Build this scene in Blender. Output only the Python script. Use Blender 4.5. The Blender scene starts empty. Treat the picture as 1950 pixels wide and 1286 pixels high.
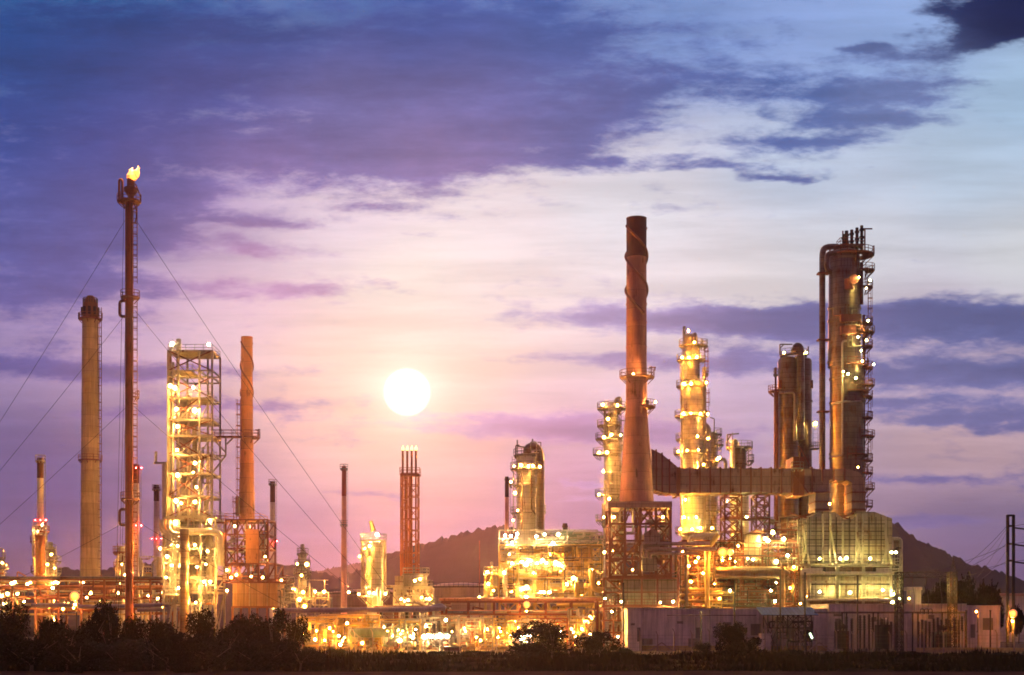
import bpy, math, random
from math import sin, cos, pi, radians, sqrt, atan2

# ------------------------------------------------------------------ camera
S = bpy.context.scene
COL = S.collection
F = 2786.0            # focal length in photo pixels (photo 1950 x 1286)
HORIZ = 1180.0        # row of the horizon
CAMZ = 5.0
cd = bpy.data.cameras.new('camera'); cam = bpy.data.objects.new('camera', cd); COL.objects.link(cam)
cam.location = (0, 0, CAMZ); cam.rotation_euler = (radians(90), 0, 0)
cd.sensor_width = 36; cd.lens = 36 * F / 1950; cd.shift_y = (HORIZ - 643) / 1950
cd.clip_start = 0.5; cd.clip_end = 20000
S.camera = cam
S.view_settings.view_transform = 'Standard'; S.view_settings.look = 'None'
S.view_settings.exposure = 0; S.view_settings.gamma = 1
S.cycles.use_denoising = True
S.cycles.max_bounces = 4; S.cycles.diffuse_bounces = 2; S.cycles.glossy_bounces = 2
S.cycles.transmission_bounces = 2; S.cycles.volume_bounces = 0
S.cycles.use_light_tree = True
S.cycles.filter_width = 1.7

# ------------------------------------------------------------------ world (dusk sky)
def lin(c):
    return tuple((v / 255 / 12.92) if v / 255 <= 0.04045 else ((v / 255 + 0.055) / 1.055) ** 2.4 for v in c)

class NT:
    def __init__(s, tree): s.t = tree; s.n = tree.nodes; s.l = tree.links
    def put(s, sock, v):
        if v is None: return
        if isinstance(v, bpy.types.NodeSocket): s.l.new(v, sock)
        else: sock.default_value = v
    def m(s, op, a, b=None, c=None, clamp=False):
        n = s.n.new('ShaderNodeMath'); n.operation = op; n.use_clamp = clamp
        s.put(n.inputs[0], a); s.put(n.inputs[1], b); s.put(n.inputs[2], c); return n.outputs[0]
    def v(s, op, a, b=None, c=None):
        n = s.n.new('ShaderNodeVectorMath'); n.operation = op
        s.put(n.inputs[0], a); s.put(n.inputs[1], b)
        if c is not None: s.put(n.inputs[2], c)
        return n.outputs['Value'] if op in ('LENGTH', 'DISTANCE', 'DOT_PRODUCT') else n.outputs[0]
    def comb(s, x, y, z=0.0):
        n = s.n.new('ShaderNodeCombineXYZ'); s.put(n.inputs[0], x); s.put(n.inputs[1], y); s.put(n.inputs[2], z); return n.outputs[0]
    def sep(s, v):
        n = s.n.new('ShaderNodeSeparateXYZ'); s.put(n.inputs[0], v); return n.outputs
    def noise(s, vec, scale, detail=5, rough=0.55, out=0, dist=0.0):
        n = s.n.new('ShaderNodeTexNoise'); s.put(n.inputs['Vector'], vec); n.inputs['Scale'].default_value = scale
        n.inputs['Detail'].default_value = detail; n.inputs['Roughness'].default_value = rough
        n.inputs['Distortion'].default_value = dist; return n.outputs[out]
    def smooth(s, v, lo, hi, a=0.0, b=1.0):
        n = s.n.new('ShaderNodeMapRange'); n.interpolation_type = 'SMOOTHSTEP'
        s.put(n.inputs['Value'], v); s.put(n.inputs['From Min'], lo); s.put(n.inputs['From Max'], hi)
        s.put(n.inputs['To Min'], a); s.put(n.inputs['To Max'], b); return n.outputs[0]
    def mix(s, f, a, b):
        n = s.n.new('ShaderNodeMix'); n.data_type = 'RGBA'
        s.put(n.inputs[0], f); s.put(n.inputs[6], a if not isinstance(a, tuple) else (*a[:3], 1)); s.put(n.inputs[7], b if not isinstance(b, tuple) else (*b[:3], 1))
        return n.outputs[2]

SUN_PX, SUN_PY = 775.0, 747.0
sun_dir = ((SUN_PX - 975) / F, 1.0, (HORIZ - SUN_PY) / F)
_l = sqrt(sum(c * c for c in sun_dir)); sun_dir = tuple(c / _l for c in sun_dir)
SUN_EL = math.asin(sun_dir[2]); SUN_AZ = atan2(sun_dir[0], sun_dir[1])

def build_world():
    w = bpy.data.worlds.new('World'); S.world = w; w.use_nodes = True
    t = w.node_tree; t.nodes.clear(); N = NT(t)
    tc = t.nodes.new('ShaderNodeTexCoord')
    d = tc.outputs['Generated']
    x, y, z = N.sep(d)
    ay = N.m('MAXIMUM', N.m('ABSOLUTE', y), 0.22)
    X = N.m('MULTIPLY_ADD', N.m('DIVIDE', x, ay), F / 1000, 0.975)       # kilo-pixels of the sky's own tangent map
    Y = N.m('MULTIPLY_ADD', N.m('DIVIDE', z, ay), -F / 1000, HORIZ / 1000)
    P = N.comb(X, Y)
    # domain warps
    wn = N.noise(N.comb(X, N.m('MULTIPLY', Y, 2.6)), 3.2, 5, 0.6, out=1)
    wv = N.v('SUBTRACT', wn, (0.5, 0.5, 0.5))
    Pw = N.v('ADD', P, N.v('MULTIPLY', wv, (0.34, 0.10, 0)))
    Ps = N.v('ADD', P, N.v('MULTIPLY', wv, (0.16, 0.05, 0)))
    def field(vec, pts, e=0.022):
        vec = N.v('MULTIPLY', vec, (1, 1.5, 1))
        ca = (0, 0, 0); wa = 0.0
        for (px, py, c) in pts:
            dd = N.v('DISTANCE', vec, (px / 1000, py / 1000 * 1.5, 0))
            q = N.m('POWER', N.m('MULTIPLY_ADD', dd, dd, e), -2.0)
            ca = N.v('MULTIPLY_ADD', N.comb(q, q, q), lin(c), ca); wa = N.m('ADD', q, wa)
        return N.v('DIVIDE', ca, N.comb(wa, wa, wa))
    clear = field(Ps, SKY_CLEAR)
    cloud = field(Ps, SKY_CLOUD)
    acc = 0.0
    for (cx, cy, sx, sy, a) in SKY_BLOBS:
        sx /= 1000; sy /= 1000
        q = N.v('MULTIPLY_ADD', Pw, (1 / sx, 1 / sy, 0), (-cx / 1000 / sx, -cy / 1000 / sy, 0))
        acc = N.m('MULTIPLY_ADD', N.m('POWER', 0.36788, N.v('DOT_PRODUCT', q, q)), a, acc)
    big = N.noise(N.comb(X, N.m('MULTIPLY', Y, 3.0), 3.3), 2.8, 8, 0.58, dist=0.3)
    fine = N.noise(N.comb(X, N.m('MULTIPLY', Y, 3.0), 7.7), 14.0, 6, 0.64, dist=0.15)
    nn = N.m('MULTIPLY_ADD', N.m('SUBTRACT', big, 0.5), 1.5, N.m('MULTIPLY', N.m('SUBTRACT', fine, 0.5), 1.25))
    cov = N.m('ADD', acc, nn)
    mask = N.smooth(cov, 0.14, 0.84)
    # texture inside the clouds, brighter breaks and darker cores
    core = N.smooth(cov, 0.35, 1.5, 1.30, 0.96)
    cloud2 = N.v('MULTIPLY', cloud, N.comb(core, core, core))
    col = N.mix(mask, clear, cloud2)
    # long faint streaks everywhere near the horizon
    st = N.noise(N.comb(X, N.m('MULTIPLY', Y, 9.0), 1.1), 2.4, 7, 0.6)
    sf = N.smooth(st, 0.30, 0.72, 0.90, 1.11)
    col = N.v('MULTIPLY', col, N.comb(sf, sf, sf))
    # the sun's aureole and disc, by the angle to the sun
    ca = N.v('DOT_PRODUCT', d, sun_dir)
    ang = N.m('MULTIPLY', N.m('ARCCOSINE', N.m('MINIMUM', ca, 0.9999999)), F / 1000)
    def glow(sig, colr, p=2.0):
        g = N.m('POWER', 0.36788, N.m('POWER', N.m('DIVIDE', ang, sig), p))
        return N.v('MULTIPLY', N.comb(g, g, g), colr)
    for (sig, c, p) in SUN_GLOWS:
        col = N.v('ADD', col, glow(sig, c, p))
    disc = N.smooth(ang, 0.037, 0.047, 1.0, 0.0)
    col = N.mix(disc, col, (1.6, 1.5, 1.45))
    # the half of the sky away from the sun is dimmer
    back = N.smooth(y, -0.35, 0.45, 0.0, 1.0)
    dim = N.mix(back, BACK_SKY, (1, 1, 1))
    col = N.v('MULTIPLY', col, dim)
    down = N.smooth(z, -0.06, -0.002, 0.12, 1.0)
    col = N.v('MULTIPLY', col, N.comb(down, down, down))
    sk = t.nodes.new('ShaderNodeTexSky'); sk.sky_type = 'NISHITA'; sk.sun_disc = False
    sk.sun_elevation = SUN_EL; sk.sun_rotation = SUN_AZ
    b1 = t.nodes.new('ShaderNodeBackground'); N.put(b1.inputs[0], col); b1.inputs[1].default_value = 1.0
    b2 = t.nodes.new('ShaderNodeBackground'); N.put(b2.inputs[0], sk.outputs[0]); b2.inputs[1].default_value = 0.001
    ad = t.nodes.new('ShaderNodeAddShader'); t.links.new(b1.outputs[0], ad.inputs[0]); t.links.new(b2.outputs[0], ad.inputs[1])
    o = t.nodes.new('ShaderNodeOutputWorld'); t.links.new(ad.outputs[0], o.inputs[0])

SKY_CLEAR = [(0,0,(40,92,155)),(130,30,(60,120,178)),(300,60,(46,92,155)),(700,20,(66,102,166)),(1000,80,(88,118,180)),(1300,50,(112,142,200)),(1500,60,(134,160,215)),(1700,90,(140,168,220)),(1950,200,(160,190,220)),
 (1550,330,(184,200,224)),(1850,330,(178,198,220)),(1950,480,(204,206,210)),(1600,480,(208,210,218)),(1200,420,(218,218,228)),(1450,550,(224,216,218)),(1200,540,(232,220,226)),(900,430,(234,220,228)),(650,440,(222,204,222)),(420,420,(176,154,196)),
 (200,420,(120,116,178)),(0,420,(96,100,166)),(450,620,(222,188,206)),(250,630,(186,156,192)),(0,640,(150,132,180)),(775,520,(238,226,220)),(1000,560,(238,222,224)),(1900,690,(168,152,182)),(1750,660,(190,170,192)),
 (1080,660,(232,210,218)),(1080,760,(218,180,204)),(930,700,(242,210,200)),(620,700,(238,206,196)),(600,780,(230,184,184)),(60,880,(84,80,140)),(400,870,(138,110,158)),(600,850,(216,168,178)),(1080,880,(184,140,180)),(1850,840,(192,160,168)),(1400,760,(190,166,200)),
 (1850,1000,(104,92,136)),(60,1120,(60,58,108)),(300,1020,(72,70,132)),(600,1000,(112,96,160)),(600,1080,(90,78,140)),(850,880,(224,164,172)),(750,960,(196,136,162)),(775,860,(244,190,176)),(700,800,(244,198,184)),(900,1000,(150,106,152)),(1950,1120,(76,72,124)),(1400,1000,(140,108,152)),
 (150,950,(76,70,132)),(1100,1000,(138,104,156))]
SKY_CLOUD = [(0,90,(16,66,130)),(250,20,(14,58,118)),(120,150,(30,66,132)),(500,50,(34,66,130)),(800,50,(44,74,142)),(1050,50,(56,84,148)),(1500,180,(66,92,150)),(1300,180,(72,92,150)),(1700,200,(100,116,164)),(1930,30,(0,22,70)),(0,250,(38,66,136)),(200,270,(52,66,136)),(400,180,(60,72,138)),
 (650,200,(92,94,150)),(900,200,(94,98,158)),(0,400,(66,78,144)),(150,480,(84,84,148)),(500,340,(122,104,160)),(850,290,(134,114,166)),(1150,230,(92,98,156)),(500,540,(178,136,176)),(300,330,(80,80,142)),(0,690,(86,82,144)),(250,690,(116,98,152)),
 (1180,620,(160,142,184)),(1500,610,(104,106,160)),(1850,620,(86,94,144)),(1800,750,(100,102,150)),(1400,710,(124,116,164)),(1000,830,(172,128,176)),(1250,840,(166,134,176)),(350,790,(128,98,154)),(1850,950,(94,86,136)),
 (100,950,(74,70,130)),(600,980,(130,98,158))]
SKY_BLOBS = [(200,120,520,190,0.95),(820,150,360,120,0.80),(100,400,260,130,0.62),(1050,60,330,90,0.42),(520,310,230,60,0.50),(800,300,300,50,0.55),(1000,250,200,60,.45),
 (1450,180,300,55,0.60),(1180,205,130,55,0.55),(1690,170,130,36,0.55),(1690,238,200,22,0.72),(1530,280,200,18,0.65),(1340,318,230,13,0.62),(1530,332,80,10,0.85),(1950,20,150,62,1.5),(1850,70,90,32,.9),
 (1780,110,100,28,0.55),(500,482,120,24,0.85),(430,552,300,26,0.9),(60,500,210,80,0.55),(330,385,190,30,0.75),(480,425,150,14,.7),(250,460,160,24,.6),(1900,612,560,36,1.9),(1420,606,300,24,1.15),(1300,688,330,20,0.95),
 (1950,712,330,36,1.3),(1750,772,260,20,.85),(40,695,260,28,1.2),(330,700,160,14,.6),(330,775,280,18,0.8),(1090,812,280,36,1.4),(1130,925,45,8,0.9),(1900,800,260,14,0.8),(1830,915,340,14,0.75),(1800,985,300,12,.6),
 (100,560,150,60,0.45),(700,940,170,9,0.5),(1150,950,140,8,0.5),(1680,92,44,12,0.8),(660,400,70,9,0.4),(760,458,60,8,0.4),(1100,300,60,12,.5)]
SUN_GLOWS = [(0.072,(0.24,0.25,0.21),2.4),(0.17,(0.14,0.15,0.07),1.6),(0.30,(0.02,0.05,0.015),1.6)]
BACK_SKY = (0.50, 0.29, 0.34)
HAZE_COL = (0.95, 0.78, 0.80, 1); HAZE_D = 0.00006
build_world()
S.world.cycles.sampling_method = 'MANUAL'; S.world.cycles.sample_map_resolution = 256

sl = bpy.data.lights.new('sun', 'SUN'); sl.energy = 1.05; sl.angle = radians(1.5); sl.color = (1.0, 0.32, 0.17)
so = bpy.data.objects.new('sun', sl); COL.objects.link(so)
so.rotation_euler = (radians(90) - SUN_EL, 0, pi - SUN_AZ)   # the lamp shines along its -Z, away from the sun
so.location = (-20, 300, 150)

# ------------------------------------------------------------------ haze (real air between the camera and the hills)
def wpos(px, py, D):
    return ((px - 975) * D / F, D, CAMZ + (HORIZ - py) * D / F)

# ------------------------------------------------------------------ materials
MATS = {}
def new_mat(name):
    m = bpy.data.materials.new(name); m.use_nodes = True; t = m.node_tree
    b = t.nodes['Principled BSDF']; return m, NT(t), b

def surf(name, color, rough=0.6, metal=0.0, seam_z=0.0, seam_x=0.0, streak=0.35, rust=0.0, bump=0.0, seam_w=0.06, spec=0.4, blot=0.25):
    """painted / clad / weathered surface: stains run down, seams every seam_z and seam_x metres"""
    if name in MATS: return MATS[name]
    m, N, b = new_mat(name); t = N.t
    tc = t.nodes.new('ShaderNodeTexCoord'); o = tc.outputs['Object']
    x, y, z = N.sep(o)
    st = N.noise(N.comb(N.m('MULTIPLY', x, 2.3), N.m('MULTIPLY', y, 2.3), N.m('MULTIPLY', z, 0.14)), 1.0, 6, 0.65)
    bl = N.noise(o, 0.35, 5, 0.6)
    f = N.m('MULTIPLY_ADD', N.m('SUBTRACT', st, 0.5), streak * 3.0, N.m('MULTIPLY_ADD', N.m('SUBTRACT', bl, 0.5), blot * 3.0, 1.0))
    f = N.m('MAXIMUM', f, 0.25)
    c = N.v('MULTIPLY', tuple(color), N.comb(f, f, f))
    if rust > 0:
        rf = N.smooth(N.m('ADD', N.m('MULTIPLY', st, 0.6), N.m('MULTIPLY', bl, 0.6)), 0.66 - rust * 0.3, 0.82 - rust * 0.2)
        c = N.mix(rf, c, (0.13, 0.045, 0.02))
    seams = None
    for (ax, st_) in ((z, seam_z), (x, seam_x)):
        if st_ > 0:
            fr = N.m('FRACT', N.m('ADD', N.m('DIVIDE', ax, st_), 100.37))
            s_ = N.m('LESS_THAN', fr, seam_w / st_)
            seams = s_ if seams is None else N.m('MAXIMUM', seams, s_)
            cell = N.m('FLOOR', N.m('ADD', N.m('DIVIDE', ax, st_), 100.37))
            wn = t.nodes.new('ShaderNodeTexWhiteNoise'); wn.noise_dimensions = '1D'; N.put(wn.inputs['W'], cell)
            g = N.m('MULTIPLY_ADD', wn.outputs[0], 0.28, 0.86)
            c = N.v('MULTIPLY', c, N.comb(g, g, g))
    if seams is not None:
        c = N.mix(N.m('MULTIPLY', seams, 0.7), c, tuple(v * 0.25 for v in color))
    N.put(b.inputs['Base Color'], c)
    b.inputs['Metallic'].default_value = metal
    N.put(b.inputs['Roughness'], N.m('MULTIPLY_ADD', bl, 0.3, max(rough - 0.15, 0.05)))
    b.inputs['Specular IOR Level'].default_value = spec
    if bump > 0:
        bn = t.nodes.new('ShaderNodeBump'); bn.inputs['Strength'].default_value = bump; bn.inputs['Distance'].default_value = 0.1
        N.put(bn.inputs['Height'], N.noise(o, 6.0, 4, 0.6)); t.links.new(bn.outputs[0], b.inputs['Normal'])
    MATS[name] = m; return m

def emit(name, color, strength):
    if name in MATS: return MATS[name]
    m, N, b = new_mat(name)
    b.inputs['Base Color'].default_value = (0.8, 0.8, 0.8, 1)
    b.inputs['Emission Color'].default_value = (*color, 1); b.inputs['Emission Strength'].default_value = strength
    MATS[name] = m; return m

STEEL = surf('galvanised_steel', (0.25, 0.22, 0.19), 0.55, 0.3, rust=0.25)
PALE = surf('pale_painted_steel', (0.42, 0.36, 0.28), 0.55, rust=0.15)
DARK = surf('dark_sooty_steel', (0.035, 0.028, 0.027), 0.6, rust=0.2)
RUST = surf('red_oxide_steel', (0.22, 0.065, 0.045), 0.6, rust=0.3)
RED = surf('red_lead_paint', (0.32, 0.07, 0.045), 0.6, rust=0.2)
CLAD = surf('aluminium_cladding', (0.46, 0.41, 0.35), 0.42, 0.55, seam_z=0.95, streak=0.5, rust=0.1)
CLADD = surf('stained_cladding', (0.20, 0.145, 0.115), 0.36, 0.8, seam_z=1.0, streak=0.7, rust=0.3)
PANEL = surf('panel_cladding', (0.36, 0.29, 0.23), 0.55, 0.3, seam_z=1.35, seam_x=1.15, streak=0.5, rust=0.12, seam_w=0.1)
DUCTM = surf('duct_cladding', (0.36, 0.22, 0.20), 0.55, 0.3, seam_z=1.4, streak=0.45, rust=0.2, seam_w=0.08)
CONC = surf('stained_concrete', (0.50, 0.35, 0.18), 0.85, seam_z=2.4, streak=0.45, bump=0.3, seam_w=0.05)
STACKM = surf('tinted_stack_paint', (0.42, 0.16, 0.125), 0.75, seam_z=3.2, streak=0.35, rust=0.1, bump=0.2)  # reddish lens wash over the stack put into its base colour
STACKD = surf('dark_red_stack_paint', (0.075, 0.018, 0.017), 0.7, streak=0.3)
BRICK = surf('orange_stack_paint', (0.62, 0.24, 0.11), 0.75, seam_z=2.6, streak=0.4, rust=0.1)
GREYST = surf('grey_chimney_paint', (0.62, 0.52, 0.50), 0.6, streak=0.4, rust=0.1, seam_z=3.0)
PIPEY = surf('yellow_painted_pipe', (0.46, 0.30, 0.10), 0.45)
PIPEV = surf('violet_coated_pipe', (0.15, 0.11, 0.20), 0.45)
PIPEW = surf('insulated_pipe', (0.50, 0.44, 0.36), 0.4, 0.5, streak=0.4)
GREEN = surf('green_grey_paint', (0.20, 0.24, 0.17), 0.5)
WHITE = surf('white_render_wall', (0.62, 0.50, 0.50), 0.85, streak=0.55, bump=0.15, blot=0.35, seam_x=6.2, seam_w=.08)
BLUE = surf('blue_roof_sheet', (0.06, 0.09, 0.24), 0.9, spec=0.05, seam_x=0.6)
PLAST = surf('tank_plate', (0.24, 0.13, 0.11), 0.7, seam_z=2.4, seam_x=6.0, streak=0.4)
DOOR = surf('dull_door_paint', (0.16, 0.13, 0.13), 0.6)
BLACK = surf('black_cable', (0.02, 0.018, 0.02), 0.6)

# ------------------------------------------------------------------ mesh builder
class MB:
    def __init__(s): s.v = []; s.f = []
    def box(s, x0, x1, y0, y1, z0, z1):
        n = len(s.v)
        s.v += [(x, y, z) for z in (z0, z1) for y in (y0, y1) for x in (x0, x1)]
        s.f += [tuple(n + i for i in q) for q in ((0,2,3,1),(4,5,7,6),(0,1,5,4),(2,6,7,3),(0,4,6,2),(1,3,7,5))]
        return s
    def bar(s, a, b, w, h=None):
        h = h or w
        d = [b[i] - a[i] for i in range(3)]; L = sqrt(sum(c * c for c in d)) or 1e-6; d = [c / L for c in d]
        u = (0, 0, 1) if abs(d[2]) < 0.9 else (0, 1, 0)
        e = (d[1]*u[2]-d[2]*u[1], d[2]*u[0]-d[0]*u[2], d[0]*u[1]-d[1]*u[0]); l = sqrt(sum(c*c for c in e)); e = [c/l*w/2 for c in e]
        g = (d[1]*e[2]-d[2]*e[1], d[2]*e[0]-d[0]*e[2], d[0]*e[1]-d[1]*e[0]); l = sqrt(sum(c*c for c in g)); g = [c/l*h/2 for c in g]
        n = len(s.v)
        for p in (a, b):
            for (i, j) in ((-1,-1),(1,-1),(1,1),(-1,1)):
                s.v.append(tuple(p[k] + i*e[k] + j*g[k] for k in range(3)))
        s.f += [(n,n+1,n+2,n+3),(n+7,n+6,n+5,n+4)] + [(n+i, n+4+i, n+4+(i+1)%4, n+(i+1)%4) for i in range(4)]
        return s
    def tube(s, pts, r, n=8, cap=True):
        m = len(pts); base = len(s.v); rs = r if isinstance(r, (list, tuple)) else [r]*m
        pe = None
        for i, p in enumerate(pts):
            a = pts[max(i-1, 0)]; b = pts[min(i+1, m-1)]
            d = [b[k]-a[k] for k in range(3)]; L = sqrt(sum(c*c for c in d)) or 1e-6; d = [c/L for c in d]
            if pe is None:
                u = (0,0,1) if abs(d[2]) < 0.9 else (0,1,0)
                e = [d[1]*u[2]-d[2]*u[1], d[2]*u[0]-d[0]*u[2], d[0]*u[1]-d[1]*u[0]]
            else:
                q = sum(pe[k]*d[k] for k in range(3)); e = [pe[k]-q*d[k] for k in range(3)]
            l = sqrt(sum(c*c for c in e)) or 1e-6; e = [c/l for c in e]; pe = e
            g = [d[1]*e[2]-d[2]*e[1], d[2]*e[0]-d[0]*e[2], d[0]*e[1]-d[1]*e[0]]
            for j in range(n):
                t = 2*pi*j/n
                s.v.append(tuple(p[k] + rs[i]*(cos(t)*e[k]+sin(t)*g[k]) for k in range(3)))
        for i in range(m-1):
            for j in range(n):
                a = base+i*n+j; b = base+i*n+(j+1)%n; s.f.append((a, b, b+n, a+n))
        if cap: s.f += [tuple(base+j for j in range(n))[::-1], tuple(base+(m-1)*n+j for j in range(n))]
        return s
    def pipe(s, pts, r, n=8):
        """polyline with rounded elbows"""
        if len(pts) < 3: return s.tube(pts, r, n)
        out = [pts[0]]
        for i in range(1, len(pts)-1):
            p = pts[i]; seg = []
            for q in (pts[i-1], pts[i+1]):
                d = [q[k]-p[k] for k in range(3)]; L = sqrt(sum(c*c for c in d)) or 1e-6
                t = min(r*2.2, L*0.45)/L; seg.append(tuple(p[k]+d[k]*t for k in range(3)))
            for t in (0, .33, .67, 1):
                out.append(tuple((1-t)**2*seg[0][k]+2*t*(1-t)*p[k]+t*t*seg[1][k] for k in range(3)))
        out.append(pts[-1]); return s.tube(out, r, n)
    def lathe(s, cx, cy, prof, n=20, a0=0, a1=360, close=True):
        full = abs(a1-a0) >= 360; k = n if full else n+1; base = len(s.v); m = len(prof)
        for (r, z) in prof:
            for j in range(k):
                t = radians(a0+(a1-a0)*j/n); s.v.append((cx+r*cos(t), cy+r*sin(t), z))
        for i in range(m-1):
            for j in range(n):
                a = base+i*k+j; b = base+i*k+((j+1) % k if full else j+1); s.f.append((a, b, b+k, a+k))
        if close and full:
            if prof[0][0] > 1e-3: s.f.append(tuple(base+j for j in range(k))[::-1])
            if prof[-1][0] > 1e-3: s.f.append(tuple(base+(m-1)*k+j for j in range(k)))
        return s
    def poly(s, pts, y0, y1):
        """outline in x,z extruded along y"""
        n = len(s.v); k = len(pts)
        s.v += [(x, y0, z) for x, z in pts] + [(x, y1, z) for x, z in pts]
        s.f += [tuple(range(n, n+k))[::-1], tuple(range(n+k, n+2*k))] + [(n+i, n+(i+1)%k, n+k+(i+1)%k, n+k+i) for i in range(k)]
        return s
    def build(s, name, mat, parent=None, org=(0,0,0), smooth=True):
        me = bpy.data.meshes.new(name)
        me.from_pydata([(v[0]-org[0], v[1]-org[1], v[2]-org[2]) for v in s.v], [], s.f)
        me.materials.append(mat)
        if smooth:
            me.polygons.foreach_set('use_smooth', [True]*len(me.polygons)); me.set_sharp_from_angle(angle=radians(24))
        o = bpy.data.objects.new(name, me); COL.objects.link(o)
        if parent is not None: o.parent = parent
        return o

def tag(o, label=None, cat=None, group=None, kind=None):
    if label: o['label'] = label
    if cat: o['category'] = cat
    if group: o['group'] = group
    if kind or cat: o['kind'] = kind or 'thing'
    return o

# ------------------------------------------------------------------ lamps
COLS = {'warm': (1.0, 0.46, 0.075), 'cream': (1.0, 0.54, 0.12), 'amber': (1.0, 0.38, 0.035), 'green': (1.0, 0.84, 0.22),
        'orange': (1.0, 0.30, 0.02), 'red': (1.0, 0.02, 0.02), 'white': (1.0, 0.76, 0.36)}
def ico(r):
    m = MB(); m.lathe(0, 0, [(max(r*cos(radians(a)), .0005), r*sin(radians(a))) for a in (-90, -55, -20, 20, 55, 90)], 8, close=False); return m
def soft_glow(name, col, L, rim, rimL, p=4.0):
    """lamp globe or flame: soft halo put into the emission, bright centre fading to rim"""
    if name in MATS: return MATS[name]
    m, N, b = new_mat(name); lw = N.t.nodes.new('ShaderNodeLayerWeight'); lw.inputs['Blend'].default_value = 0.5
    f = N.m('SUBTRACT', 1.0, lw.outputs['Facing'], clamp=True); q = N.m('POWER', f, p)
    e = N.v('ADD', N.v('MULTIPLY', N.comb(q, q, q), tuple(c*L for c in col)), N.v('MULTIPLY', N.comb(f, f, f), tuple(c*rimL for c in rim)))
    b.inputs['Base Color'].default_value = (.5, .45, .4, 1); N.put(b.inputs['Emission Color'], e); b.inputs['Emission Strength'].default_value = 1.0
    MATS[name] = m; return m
_lens = {}
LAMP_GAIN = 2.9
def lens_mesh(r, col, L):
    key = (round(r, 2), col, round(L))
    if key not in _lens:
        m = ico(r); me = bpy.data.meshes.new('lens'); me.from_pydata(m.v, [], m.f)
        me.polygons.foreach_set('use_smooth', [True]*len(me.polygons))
        me.materials.append(soft_glow('lit_%s_%d' % (col, round(L)), COLS[col], L*LAMP_GAIN*6, COLS[col], .6, 12.0)); _lens[key] = me  # lamp halo put into the lens emission as a soft falloff
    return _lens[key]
_hous = {}
def housing_mesh(r):
    key = round(r, 2)
    if key not in _hous:
        m = MB(); m.box(-r*1.1, r*1.1, r*0.3, r*1.0, r*0.7, r*1.15); m.bar((0, r*0.6, r*1.1), (0, r*0.6, -r*2.6), r*0.3)
        m.box(-r*1.1, r*1.1, r*0.9, r*1.1, -r, r*0.8)
        me = bpy.data.meshes.new('flood_lamp'); me.from_pydata(m.v, [], m.f); me.materials.append(DARK); _hous[key] = me
    return _hous[key]

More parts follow.
